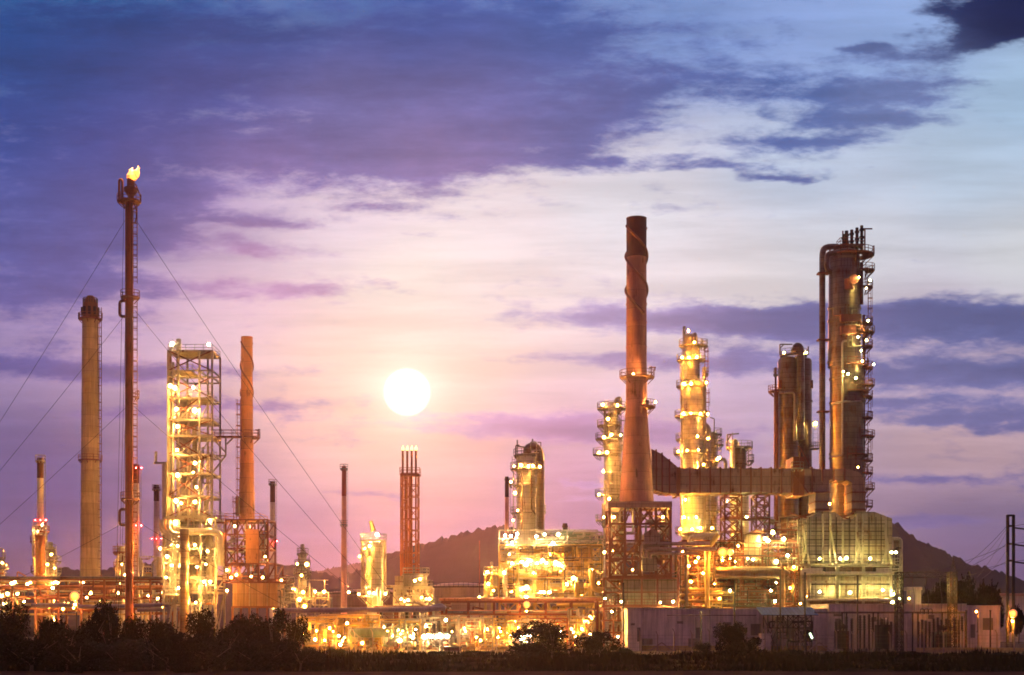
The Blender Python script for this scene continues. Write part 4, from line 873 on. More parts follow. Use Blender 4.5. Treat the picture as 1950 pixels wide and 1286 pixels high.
u = Unit('thin_mast', 'thin bare mast standing left of the yellow process structure', 'mast', 913, 300); u.bars('mast_pole', RUST, [((913,1030,0),(913,None,0))], .16); u.bars('stay', RUST, [((911,1112,0),(915,1112,0))], .2)

# ------------------------------------------------------------------ flue duct
u = Unit('flue_duct', 'long ribbed rectangular flue duct joining the main stack to the heater box', 'duct', 1435, 262)
def XZ(l): return [(u.X(a), u.Z(b_)) for a, b_ in l]
m = MB(); m.poly(XZ([(1238,934),(1238,858),(1258,868),(1291,895),(1291,941),(1262,941)]), u.D-2.5, u.D+3.5); u.put(m, 'transition_piece', DUCTM)
m = MB(); m.poly(XZ([(1291.2,941),(1291.2,895),(1547,895),(1547,940)]), u.D-2.5, u.D+3.5); u.put(m, 'main_run', DUCTM)
m = MB(); m.poly(XZ([(1547.2,940),(1547.2,896),(1612,896),(1632,903),(1642,918),(1642,978),(1616,978),(1616,922),(1608,917),(1574,917),(1574,978),(1547.2,978)]), u.D-2.3, u.D+3.3); u.put(m, 'forked_end', DUCTM)
ribs = MB()
def rib(x, a, b_):
    ribs.box(u.X(x)-.12, u.X(x)+.12, u.D-2.75, u.D+3.7, u.Z(b_)-.1, u.Z(a)+.25)
for x_ in [1291+i*19.2 for i in range(14)]: rib(x_, 895, 941)
for x_ in (1560,1582,1602): rib(x_, 896, 918)
rib(1258, 868, 940); rib(1272, 880, 941); rib(1247, 862, 936)
for z_ in (940, 958, 973):
    for a, b_ in ((1547,1574),(1616,1642)): ribs.box(u.X(a)-.1, u.X(b_)+.1, u.D-2.6, u.D+3.6, u.Z(z_)-.12, u.Z(z_)+.12)
u.put(ribs, 'rib', RUST)
u.box('expansion_joint', RUST, 1510, 1532, 870, 944, 6.8, -3.0); u.ring(1518, 893, 16, 24, -3)
u.bars('hanger', RUST, [((1522,850,-3),(1546,893,-3)),((1510,900,-3.4),(1540,940,-3.4)),((1524,860,-3.4),(1524,940,-3.4))], .2)
u.box('top_hood', RUST, 1288, 1294, 891, 944, 6.6, -2.9)
for a, b_, c in ((1380,1412,'left'),(1440,1465,'right')):
    v = Unit('duct_trestle', ('wide' if c == 'left' else 'narrow')+' lattice trestle holding up the flue duct, '+('below the domed vessel' if c == 'left' else 'nearer the twin columns'), 'steel trestle', (a+b_)/2, 262, 'trestles under the flue duct')
    v.frame([a,b_], [943,962,985,1012,1040], 5, -2, .3, RUST, 'x', .18); 
    if c == 'left': v.deck(a, 1465, 986, 5, -2, mat=RUST)

# ------------------------------------------------------------------ heater box at right
u = Unit('heater_box', 'huge hip-topped panelled heater box lit green-yellow along its base', 'fired heater', 1610, 262)
m = MB(); m.poly([(u.X(a), u.Z(b_)) for a, b_ in ((1528,1072),(1528,990),(1554,978),(1580,978),(1598,992),(1612,992),(1628,978),(1655,978),(1688,991),(1688,1072))], u.D-4, u.D+10); m.build('heater_shell', PANEL, u.e, u.o, smooth=False)
u.bars('stiffener', PALE, [((x_, 1073, -4.2),(x_, y_, -4.2)) for x_, y_ in ((1529,990),(1567,979),(1581,979),(1605,992),(1631,979),(1643,979),(1687,991))], .32)
u.bars('girt', DARK, [((1528, y_, -4.15),(1688, y_, -4.15)) for y_ in (998,1012,1028,1040,1056,1070)]+[((x_, 1073, -4.12),(x_, 985, -4.12)) for x_ in (1541,1554,1593,1618,1655,1668,1678)], .13)
u.bars('raking_strut', PALE, [((1529,1000,-4.6),(1541,1074,-4.6)),((1581,1000,-4.6),(1593,1074,-4.6)),((1630,1000,-4.6),(1642,1074,-4.6)),((1684,1000,-4.6),(1697,1074,-4.6)),((1536,1045,-4.6),(1526,1074,-4.6)),((1636,1045,-4.6),(1628,1074,-4.6)),((1690,1045,-4.6),(1680,1074,-4.6))], .3)
u.deck(1515, 1716, 1075, 16, -7, mat=STEEL); u.deck(1538, 1716, 1142, 14, -7, mat=STEEL)
u.frame([1539,1594,1644,1697,1715],[1076,1108,1142], 13, -6, .42, PALE, None)
for a, b_ in ((1545,1591),(1598,1641),(1648,1695)):
    u.box('lower_wall', PANEL, a, b_, 1098, 1141, 9, -3.6); u.box('lower_wall', CLADD, a, b_, 1080, 1096, 9, -3.2); u.box('name_plate', DARK, (a+b_)/2-3, (a+b_)/2+3, 1131, 1132.5, .1, -3.8)
    u.bars('wall_girt', DARK, [((a,1113,-3.8),(b_,1113,-3.8))], .25)
u.box('plinth_wall', CLADD, 1530, 1700, 1144, 1160, 9, -3.4)
for q in (1084,1088): u.pipe([(1525,q,-6.8),(1566,q,-6.8)], .2, PIPEW); u.pipe([(1668,q,-6.8),(1712,q,-6.8)], .2, PIPEW)
u.cyl('fan_motor', DARK, 1569, 1080, 1090, 7, -6.5, 'both'); u.cyl('fan_motor', DARK, 1666, 1080, 1090, 8, -6.5, 'both'); u.cyl('fan_motor', DARK, 1617, 1087, 1094, 7, -6.5, 'both')
u.pipe([(1525,1092,-7),(1712,1092,-7)], .3, PIPEW); u.pipe([(1525,1143,-7.6),(1715,1143,-7.6)], .2, PIPEW)
u.pipe([(1691,1026,-2),(1716,1026,-2),(1716,1100,-2)], .3, PALE); u.box('side_box', CLADD, 1702, 1714, 1028, 1050, 3, -1); u.bars('hip_truss', RUST, [((1508,990,-3),(1550,977,-3)),((1584,978,-3),(1626,992,-3)),((1626,978,-3),(1584,992,-3)),((1505,978,-3),(1548,990,-3))], .25)
u.lamps([(1561,1064,.8),(1600,1064,.7),(1612,1063,.8),(1657,1064,.8)], -6.3, 1800, 'green', .33); u.lamps([(1698,1052,1.2),(1706,1052,1.1),(1703,1131,1.3),(1714,1141,.5),(1700,1147,.7)], -6.3, 800, 'green', .42)
u.lamps([(1561,1127,1),(1619,1129,.8),(1681,1124,1.5)], -4.9, 1800, 'green', .33); u.lamps([(1537,1136,.5),(1524,1150,.5)], -6, 600, 'amber', .3)

# ------------------------------------------------------------------ crowded unit between stack and heater
u.tangle(1518, 1545, 990, 1150, -5, 0, 26, (.06,.18), [RUST, STEEL, PIPEW]); u.tangle(1698, 1716, 1030, 1145, -4, 2, 12, (.06,.14), [DARK, STEEL]); u.ladder(1524, 990, 1074, -5, mat=DARK); u.ladder(1703, 1076, 1142, -6.5, mat=DARK)
u = Unit('pump_deck', 'crowded dark pipework deck between furnace house and heater box, with flaring orange lamp', 'process structure', 1410, 262)
u.frame([1300,1330,1360,1388,1416,1452,1482,1512],[1030,1058,1085,1112,1135,1155], 8, -3.5, .32, RUST, 'r', .18, seed=41)
for yy, a, b_ in ((1030,1416,1520),(1058,1300,1388),(1085,1300,1520),(1112,1380,1520),(1135,1300,1520),(1155,1292,1520)): u.deck(a, b_, yy, 8, -3.5, mat=RUST)
u.box('white_cabin', PANEL, 1418, 1450, 1018, 1072, 5, -4.2); m = MB(); m.poly([(u.X(1418), u.Z(1018)), (u.X(1434), u.Z(1010)), (u.X(1450), u.Z(1018))], u.D-4.2, u.D+.8); u.put(m, 'cabin_roof', RUST)
for q, w_ in ((1087,.75),(1097,.6)): u.pipe([(1362,q,-5),(1484,q,-5),(1500,q+8,-5)], w_, CLADD, 'header_pipe')
u.pipe([(1368,1018,-6),(1347,1045,-6),(1347,1158,-6)], .45, PIPEY, 'header_pipe'); u.pipe([(1352,1036,-5.5),(1314,1036,-5.5),(1312,1024,-5.5),(1330,1020,-5.5),(1368,1018,-5.5)], .4, PIPEW, 'header_pipe')
u.cyl('upright_duct', STEEL, 1307, 1048, 1155, 8, -5.5, None); u.cyl('upright_duct', CLADD, 1490, 1080, None, 9, -5.5, None); u.cyl('upright_duct', DARK, 1287, 1050, None, 5, -6, None)
for q in (1123,1133,1145): u.pipe([(1296,q,-5.5),(1375,q,-5.5)], .3, PIPEY)
u.tangle(1300, 1520, 1032, 1084, -3.4, 3, 55, (.07,.24), [RUST, PIPEW, STEEL, CLADD]); u.tangle(1300, 1520, 1086, 1155, -3.4, 3, 60, (.07,.24), [RUST, PIPEW, STEEL, GREEN]); u.tangle(1300, 1400, 1112, 1158, -5, 2, 22, (.1,.25), [PIPEY])
u.vessels(1300, 1515, 1035, 1084, -2, 3, 12, (8,16), [RUST, CLADD, PALE]); u.vessels(1300, 1515, 1088, 1135, -3, 3, 14, (8,16), [GREEN, CLADD, PALE])
u.tangle(1455, 1525, 985, 1030, -3, 3, 24, (.08,.2), [RUST, STEEL, PALE]); u.vessels(1460, 1520, 992, 1030, -2, 2, 6, (8,14), [CLAD, CLADD])
u.deck(1455, 1520, 1008, 5, -3, mat=RUST); u.tangle(1296, 1520, 1034, 1155, -4.6, -3.8, 70, (.05,.11), [DARK, STEEL, RUST], 'small_bore_pipe')
for q in (1312, 1375, 1402, 1466, 1500): u.ladder(q, 1032, 1155, -4.3, mat=DARK)
u.lamps([(1457,1026,2),(1463,1030,1),(1472,1014,1.3),(1493,1027,1.5),(1500,1058,.8),(1478,1070,.6)], -5, 800, 'green', .48)
u.lamps([(1434,1066,1.2),(1424,1064,.4),(1468,1125,1),(1390,1125,.9),(1476,1145,.6),(1478,1110,.6),(1385,1098,.5)], -5.4, 600, 'green', .33)
u.lamps([(1300,1051,.7),(1339,1092,1.1),(1325,1070,.9),(1344,1060,.8),(1316,1108,.7),(1320,1135,.8),(1370,1140,.8),(1360,1112,.8),(1400,1070,.7),(1406,1040,.6),(1512,1080,.7),(1505,1120,.6),(1452,1095,.4)], -4.4, 800, 'amber', .36)
u.glare(1376, 1053, -6.5, 3000, 'orange', 1.15); u.glare(1390, 1053, -6.5, 1800, 'orange', .8)
u.lamps([(1330,1062,.8),(1342,1048,.6),(1312,1078,.6)], -5.8, 600, 'warm', .4)

# ------------------------------------------------------------------ pipe racks and ground-level skids
def rack(label, x0, x1, D, levels, nleg, pipes, seed, mat=RUST, group='pipe racks along the yard'):
    u = Unit('pipe_rack', label, 'pipe rack', (x0+x1)/2, D, group); R = random.Random(seed)
    xs = [x0+(x1-x0)*i/nleg for i in range(nleg+1)]
    u.frame(xs, levels, 5, 0, .36, mat, None)
    for yy in levels:
        for j in range(pipes):
            mt = R.choice([PIPEW, CLADD, STEEL, BRICK, mat]); r = R.uniform(.12, .32)
            o_ = R.uniform(.4, 4.6); m = MB(); z = u.Z(yy)+r+.15; a = x0-R.uniform(2, 10); b_ = x1+R.uniform(2, 10)
            m.tube([(u.X(a), D+o_, z), (u.X(b_), D+o_, z)], r, 8); u.put(m, 'pipe', mt)
            if R.random() < .5:
                xx = R.uniform(x0, x1); u.pipe([(xx, yy-2, o_), (xx, yy-R.uniform(8, 16), o_), (xx+R.uniform(8, 30), yy-R.uniform(6, 14), o_)], r*.7, mt)
    return u
u = rack('long double-level pipe rack in front of the yellow process structure', 842, 1138, 248, [1146,1170], 6, 7, 1)
u.lamps([(1002,1151,.4)], -1, 500, 'warm', .33); u.glare(1003, 1153, -3, 1200, 'orange', .8)
u = rack('low pipe rack with tall dark legs under the four-pipe derrick', 720, 850, 246, [1162,1186], 4, 6, 2)
u.lamps([(793,1186,1.4)], -1, 600, 'warm', .45)
u = Unit('violet_pipe', 'long violet-brown overhead pipe on thin posts at left of centre', 'overhead pipe', 690, 240)
u.pipe([(520,1163,0),(800,1161,0),(848,1158,0)], .42, PIPEV, 'pipe_run'); u.pipe([(800,1165,1),(840,1152,1),(848,1160,1)], .4, PIPEV, 'pipe_run')
for xx in (630,726,775,790): u.pipe([(xx,1162,.3),(xx,None,.3)], .3, DARK, 'post')
u = rack('leftmost pipe rack crossing behind the foreground bushes', -20, 330, 275, [1104,1122,1140,1160], 8, 6, 3, RUST)
u.tangle(0, 330, 1106, 1170, 0, 5, 60, (.06,.2), [RUST, PIPEY, PIPEW]); u.vessels(0, 330, 1112, 1160, 0, 5, 22, (7,14), [RUST, CLADD, PALE])
u.lamps([(22,1111,1.2),(28,1109,1.2),(58,1110,1),(52,1112,.5),(3,1135,1),(14,1131,.8),(33,1131,.8),(8,1150,1),(110,1110,.5),(165,1138,.5),(225,1130,.3),(100,1120,.7),(130,1150,.4),(190,1145,.4),(46,1146,.7),(282,1135,.6),(300,1140,.7),(313,1125,.6)], -2, 700, 'cream', .46)
u.lamps([(120,1160,.6),(140,1158,.4),(245,1158,.5),(310,1158,.5),(70,1150,.5)], -2, 700, 'amber', .36)
u = Unit('violet_yard_pipe', 'violet pipe bending down beside the lattice tower foot', 'overhead pipe', 200, 262)
u.pipe([(60,1153,0),(150,1152,0),(150,1156,0),(318,1152,0),(322,1158,0),(322,None,0)], .36, PIPEV, 'pipe_run'); u.pipe([(262,1162,1),(350,1160,1)], .36, PIPEV, 'pipe_run')

def skid(label, x0, x1, yt, D, seed, col='warm', dens=1.0, mats=None, name='process_skid', lampn=8, levels=(1185,1210)):
    u = Unit(name, label, 'process skid', (x0+x1)/2, D, 'pump and exchanger skids at ground level'); R = random.Random(seed)
    n = max(2, int((x1-x0)/26)); u.frame([x0+(x1-x0)*i/n for i in range(n+1)], [yt]+list(levels), 6, 0, .24, R.choice([STEEL, PIPEY, RUST]), 'r', .14, seed=seed)
    u.deck(x0, x1, levels[0], 6, 0)
    w = (x1-x0)/100
    u.vessels(x0, x1, yt, 1228, 0, 5, int(14*w*dens), (4,10), mats); u.tangle(x0, x1, yt, 1230, -.5, 6, int(70*w*dens), (.06,.2), mats and mats+[STEEL])
    for j in range(int(4*w)+1):
        a = R.uniform(x0, x1-18); u.drum(a, a+R.uniform(18, 34), R.uniform(1205, 1222), R.uniform(8, 15), R.uniform(.5, 3), R.choice([GREEN, CLAD, PALE]), 'exchanger')
    for j in range(int(6*w)+1):
        a = R.uniform(x0, x1); u.cyl('valve', R.choice([RUST, PIPEY, GREEN]), a, 1222, 1231, 4, -.8, 'both', 10)
    for j in range(lampn):
        u.lamp(x0+(x1-x0)*(j+R.uniform(.2, .8))/lampn, R.uniform(yt+6, 1222), R.uniform(-.8, 3), R.uniform(250, 900), col, .3)
    for j in range(3): u.lamp(x0+(x1-x0)*(j+.5)/3, R.uniform(1196, 1216), -R.uniform(.6, 3), 900, 'amber', .26)
    return u
YM = [PIPEY, PIPEY, PALE, PIPEW]
skid('amber-lit skid of yellow pipes at the right edge of the dark bushes', 566, 640, 1176, 236, 11, 'amber', 1.1, YM, lampn=5)
skid('yellow-lit skid with horizontal pipe loops under the squat column', 642, 722, 1172, 238, 12, 'amber', 1.1, YM, lampn=5)
skid('greenish skid with lying exchangers under the four-pipe derrick', 726, 800, 1180, 236, 13, 'cream', 1.0, [PALE, GREEN, PIPEW], lampn=6)
u = skid('skid with a row of four bright white lamps and braced frame', 804, 872, 1176, 236, 14, 'cream', .8, [PALE, STEEL, DARK], lampn=2)
u.lamps([(808,1213,1),(821,1212,1.3),(833,1212,1.2),(840,1212,.9),(852,1212,1.1),(786,1214,.8),(849,1181,.4)], -1.5, 600, 'white', .5)
skid('skid of upright grey valves beside a small dark hut', 876, 938, 1178, 236, 15, 'warm', 1.2, [STEEL, RUST, PALE], lampn=4)
skid('golden skid of upright tubes left of the round foreground bush', 940, 1004, 1178, 240, 16, 'amber', 1.1, YM, lampn=6)
u = skid('bright skid with diagonal truss behind the round foreground bush', 1006, 1080, 1178, 240, 17, 'cream', 1.0, [PALE, PIPEY, PIPEW], lampn=5)
u.lamps([(998,1214,2),(1004,1210,1.6),(992,1217,1)], -1, 900, 'white', .5); u.bars('cross_brace', PALE, [((1000,1228,-.4),(1040,1180,-.4)),((1000,1180,-.4),(1040,1228,-.4))], .3)
skid('orange-lit skid between the two round foreground bushes', 1084, 1132, 1160, 240, 18, 'amber', 1.2, YM, lampn=7)
u = Unit('yellow_loop_pipe', 'thick yellow pipe loop left of the squat lit column', 'overhead pipe', 640, 237)
u.pipe([(604,1228,0),(604,1178,0),(612,1173,0),(692,1173,0)], .32, PIPEY, 'pipe_run'); u.pipe([(590,1204,.6),(632,1204,.6),(640,1190,.6),(700,1190,.6)], .3, PIPEY, 'pipe_run')
u = Unit('big_exchanger', 'large green-grey lying exchanger drum under the violet pipe', 'exchanger', 705, 234); u.drum(667, 748, 1205, 19, 0, surf('dark_green_drum', (.14,.17,.12), .35, .4, streak=.4), 'drum_shell')
u.lamps([(690,1225,2),(661,1187,1),(645,1211,.8),(600,1218,.7),(761,1220,1.3),(648,1228,.5)], -2.2, 600, 'cream', .48); u.bars('frame_beam', STEEL, [((665,1197,-1),(750,1197,-1)),((665,1197,-1),(665,1232,-1)),((750,1197,-1),(750,1232,-1)),((668,1198,-1),(684,1214,-1))], .2)
u = Unit('site_hut', 'small dark windowless hut at the fence, centre', 'hut', 858, 228); u.box('hut_wall', surf('maroon_sheet', (.10,.035,.04), .7, seam_x=.5), 846, 878, 1234, None, 3); u.box('hut_roof', DARK, 844, 880, 1232, 1234, 3.6, -.3)
# ------------------------------------------------------------------ white buildings
def building(name, label, x0, x1, yt, D, dep, openings=(), pipe_row=False):
    u = Unit(name, label, 'building', (x0+x1)/2, D, 'white flat-roofed buildings at right')
    u.box('wall', WHITE, x0, x1, yt, None, dep); u.box('parapet', WHITE, x0-1, x1+1, yt-2, yt-.2, dep+.4, -.2)
    for kind, a, b_, c, d in openings:
        f = u.box(kind, DOOR, a, b_, c, d, .08, -.06)
        q = MB(); z0, z1 = u.Z(d), u.Z(c); xa, xb = u.X(a), u.X(b_)
        for s_ in ((xa-.08, xa, z0, z1+.08), (xb, xb+.08, z0, z1+.08), (xa-.001, xb+.001, z1, z1+.08)): q.box(s_[0], s_[1], D-.1, D-.003, s_[2], s_[3])
        u.put(q, kind+'_frame', STEEL, f)
    return u
u = building('white_building', 'long plain white building right below the furnace house', 1222, 1577, 1161, 234, 14, [('door',1325,1333,1196,1222),('door',1430,1448,1189,1210),('vent_grille',1290,1300,1184,1188),('vent_grille',1380,1392,1186,1191),('vent_grille',1480,1492,1176,1182)])
u.pipe([(1270,1172,-.3),(1440,1172,-.3)], .06, DARK, 'conduit'); u.pipe([(1352,1162,-.25),(1352,1232,-.25)], .07, STEEL, 'downpipe'); u.pipe([(1462,1162,-.25),(1462,1232,-.25)], .07, STEEL, 'downpipe'); u.box('wall_plinth', CONC, 1222, 1577, 1230, None, .1, -.1); u.pipe([(1325,1176,-.3),(1325,1200,-.3)], .06, DARK, 'conduit'); u.box('air_unit', STEEL, 1225, 1243, 1216, 1228, 1.4, -1.5); u.box('air_unit', STEEL, 1313, 1335, 1216, 1232, 1.4, -1.5)
for i, xx in enumerate((1289,1296,1303,1318,1360,1368,1376)): u.cyl('roof_stain_vent', DARK, xx, 1156, 1160, 4, 1, 'top', 8)
u = building('white_side_block', 'narrow paler end block at the left of the long white building', 1195, 1221.6, 1160, 233, 12, [('door',1214,1219,1196,1222),('vent_grille',1202,1208,1188,1191)])
u = building('white_building', 'taller white building behind the substation equipment', 1578, 1840, 1152, 233, 14, [('door',1591,1600,1179,1200),('vent_grille',1588,1602,1170,1174),('vent_grille',1660,1668,1176,1184),('vent_grille',1768,1778,1172,1179)])
u = building('white_building', 'low white building at the far right near the orange street lamp', 1842, 1905, 1155, 236, 12, [('door',1849,1856,1190,1215),('vent_grille',1872,1890,1178,1200)])
u = Unit('vent_house', 'small lit vent house with overhanging cap rising behind the white roofs', 'vent house', 1743, 262); u.box('vent_wall', WHITE, 1735, 1754, 1124, None, 3); u.box('vent_cap', WHITE, 1728, 1756, 1118, 1124, 4, -.5); u.lamp(1731, 1140, -3, 500, 'amber', .25)
u = Unit('distant_shed', 'pale shed roof glowing pink at the far right edge', 'shed', 1935, 330); u.box('shed_wall', WHITE, 1905, 1990, 1135, None, 12); u.box('shed_roof', surf('pink_sheet', (.5,.3,.27), .6), 1903, 1992, 1130, 1135, 13, -.5)
# blue roofed shelter
u = Unit('open_shelter', 'open shelter with dark blue lean-to roof in front of the white wall', 'shelter', 1500, 228)
m = MB(); z = u.Z(1166); xa, xb = u.X(1448), u.X(1556); m.v = [(xa, 227, z-.4), (xb, 227, z-.4), (xb, 232, z+.8), (xa, 232, z+.8)]; m.v += [(a, b_, c-.12) for a, b_, c in m.v]; m.f = [(0,1,2,3),(7,6,5,4),(0,4,5,1),(1,5,6,2),(2,6,7,3),(3,7,4,0)]; u.put(m, 'roof', BLUE)
u.frame([1462,1480,1500,1520,1545], [1172,1196], 4, -.6, .16, DARK, 'r', .1, seed=3); u.vessels(1465, 1545, 1180, 1232, 0, 3, 8, (6,12), [DARK, STEEL]); u.tangle(1462, 1548, 1175, 1232, 0, 3, 16, (.05,.14), [DARK, STEEL]); u.box('equipment_cabinet', WHITE, 1449, 1468, 1207, None, 2, -1.2); u.box('equipment_cabinet', STEEL, 1492, 1508, 1183, 1192, 1, 0)
u = Unit('lit_sign_tube', 'tilted bright strip lamp low by the shelter', 'strip lamp', 1545, 224); m = MB(); m.tube([u.P(1542,1206), u.P(1547,1216)], .14, 8); u.put(m, 'lamp_tube', emit('strip', (.75, 1, .6), 5)); u.bars('post', STEEL, [((1547,1216,.1),(1548,None,.1)),((1542,1206,.15),(1547,1216,.15))], .12); u.bars('bracket', STEEL, [((1548,1219,.1),(1556,1221,.1))], .1)

# ------------------------------------------------------------------ substation
for i, (xx, yt) in enumerate([(1592,1186),(1600,1182),(1612,1176),(1622,1180),(1638,1174),(1646,1174),(1655,1172),(1662,1178),(1688,1184),(1697,1186),(1749,1186),(1756,1182),(1763,1184),(1770,1186),(1778,1180),(1786,1178),(1793,1182),(1802,1180),(1810,1184),(1818,1180),(1826,1182),(1832,1176),(1680,1180),(1672,1182)]):
    side = 'third' ; D_ = 226+(i % 3)
    near = ['left of the round transformer','left of the round transformer','near the air unit by the doorway'][0]
    u = Unit('insulator_post', 'dark ribbed insulator post in the substation rows before the white wall', 'insulator post', xx, D_, 'insulator posts in the substation')
    m = MB(); k = u.k; p = [(.16, 0), (.16, u.Z(yt+26))]; z = u.Z(yt+26)
    while z < u.Z(yt): p += [(.14, z), (.30, z+.06), (.14, z+.2)]; z += .26
    m.lathe(u.o[0], u.o[1], p, 10); u.put(m, 'insulator', DARK); b = MB(); b.box(u.o[0]-.35, u.o[0]+.35, D_-.35, D_+.35, 0, .5); u.put(b, 'foundation', surf('footing', (.25,.22,.2), .9))
for lab, xx, w_, yt in (('round-tanked transformer with conservator drum, between the lattice pylons', 1684, 22, 1190), ('boxy dark transformer beside the air unit and doorway', 1606, 22, 1202), ('wide finned transformer among the right insulator rows', 1797, 30, 1204)):
    u = Unit('transformer', lab, 'transformer', xx, 227, 'substation transformers')
    u.box('tank', GREEN if w_ == 30 else DARK, xx-w_/2, xx+w_/2, yt, None, 2.4); 
    for q in range(8): u.box('cooling_fin', DARK, xx-w_/2+1+q*(w_-2)/8, xx-w_/2+1.8+q*(w_-2)/8, yt+4, 1236, .5, -.52)
    u.drum(xx-w_*.4, xx+w_*.4, yt-8, 9, .8, WHITE if w_ == 22 and xx > 1650 else DARK, 'conservator')
    for q in (-.3, 0, .3): u.cyl('bushing', DARK, xx+q*w_, yt-14, yt, 2.5, .4, 'top', 8)
u = Unit('bus_support', 'steel bus beam carried on posts across the substation', 'steel frame', 1715, 226); u.frame([1612,1672,1748,1805,1838], [1166], 3, 0, .2, DARK, None); u.pipe([(1550,1166,0),(1842,1166,0)], .07, DARK, 'busbar'); u.pipe([(1550,1168,2),(1842,1168,2)], .05, DARK, 'busbar')
for x_ in (1752,1760,1768): u.pipe([(x_,1170,.2),(x_+1,1160,.2),(x_+7,1160,.2),(x_+8,1170,.2)], .06, DARK, 'jumper_loop')
def pylon(label, x0, x1, yt, spire, D):
    u = Unit('lattice_pylon', label, 'lattice pylon', (x0+x1)/2, D, 'lattice pylons of the substation'); n = 12; ys = [yt+(1236-yt)*i/n for i in range(n)]
    u.frame([x0,x1], ys, 1.2, 0, .16, DARK, 'x', .1)
    if spire: c = (x0+x1)/2; u.bars('spire', DARK, [((x0,yt,0),(c,yt-spire,0)),((x1,yt,0),(c,yt-spire,0)),((c,yt-spire,0),(c,yt-spire-12,0)),((x0+2,yt-10,0),(x1-2,yt-10,0)),((x0+3,yt-20,0),(x1-3,yt-20,0))], .12)
    return u
pylon('tall lattice pylon at the right corner of the heater box', 1708, 1720, 1090, 0, 230)
pylon('pointed lattice pylon right of the gantry beam, before the trees', 1809, 1822, 1090, 20, 230)
u = Unit('gantry_beam', 'lattice gantry beam with hanging insulators between the pylons', 'gantry', 1765, 230.6); n = 12
u.bars('chord', DARK, [((1720,1090,0),(1809,1090,0)),((1720,1100,0),(1809,1100,0))], .14); u.bars('lacing', DARK, [((1720+89*i/n, 1090 if i % 2 else 1100, 0), (1720+89*(i+1)/n, 1100 if i % 2 else 1090, 0)) for i in range(n)], .09)
for xx in (1738,1764,1790): u.cyl('hung_insulator', DARK, xx, 1101, 1116, 2, 0, None, 8); u.pipe([(xx,1116,0),(xx+4,1140,-1),(xx+3,1165,-3)], .035, BLACK, 'drop_wire')
# H pole and lines
u = Unit('twin_pole_pylon', 'tall twin-pole line support with cross ties at the far right', 'utility pole', 1925, 222)
u.pipe([(1919,981,0),(1919,None,0)], .26, DARK, 'pole'); u.pipe([(1930,981,0),(1930,None,0)], .26, DARK, 'pole'); u.bars('cross_tie', DARK, [((1918,982,0),(1931,982,0)),((1919,1002,0),(1930,1002,0)),((1919,1036,0),(1930,1036,0)),((1919,1068,0),(1930,1068,0))], .3)
for yy in (1005,1037,1070): u.pipe([(1930,yy,0),(1952,yy+3,0),(1958,yy+2,0)], .12, DARK, 'line_arm')
for i, (ya, yb, xb) in enumerate(((1000,1092,1815),(1004,1080,1850),(1034,1090,1815),(1038,1096,1722),(1068,1098,1815),(1072,1098,1722),(1010,1100,1860),(1045,1102,1870))):
    A = u.P(1919, ya, 0); B = u.P(xb, yb, 9 if i not in (1,6,7) else 120); m = MB(); p = []
    for t in range(19): t /= 18; p.append((A[0]+(B[0]-A[0])*t, A[1]+(B[1]-A[1])*t, A[2]+(B[2]-A[2])*t-1.5*4*t*(1-t)*.4))
    m.tube(p, .03, 5); u.put(m, 'power_line', BLACK)
for i, ya in enumerate((1002,1036,1070)):
    A = u.P(1930, ya, 0); m = MB(); m.tube([(A[0]+2*j, A[1]-j*1.5, A[2]+.35*j-.03*j*j) for j in range(12)], .03, 5); u.put(m, 'power_line', BLACK)

# ------------------------------------------------------------------ street lamps
def street_lamp(label, px, py, D, P, r=.45, h=None, col='orange'):
    u = Unit('street_lamp', label, 'street lamp', px+3, D, 'orange street lamps'); u.pipe([(px+3,py-3,.2),(px+3,None,.2)], .1, DARK, 'pole'); u.pipe([(px,py-2,0),(px+3,py-4,.2)], .07, DARK, 'arm'); (u.glare(px, py, -.3, P, col, r) if P > 3000 else u.lamp(px, py, -.3, P, col, r)); return u
street_lamp('glaring orange street lamp above the dark bushes at left', 143, 1137, 205, 6000, .9)
street_lamp('glaring orange street lamp at the foot of the twin-pole pylon', 1928, 1170, 221, 3100, .85)
street_lamp('small orange wall-side lamp before the low far-right building', 1859, 1165, 229, 1600, .3)
street_lamp('dim orange street lamp low behind the leftmost bushes', 52, 1205, 160, 30, .12)
street_lamp('small white lamp glimpsed through the left bushes', 110, 1196, 160, 60, .18, col='cream')

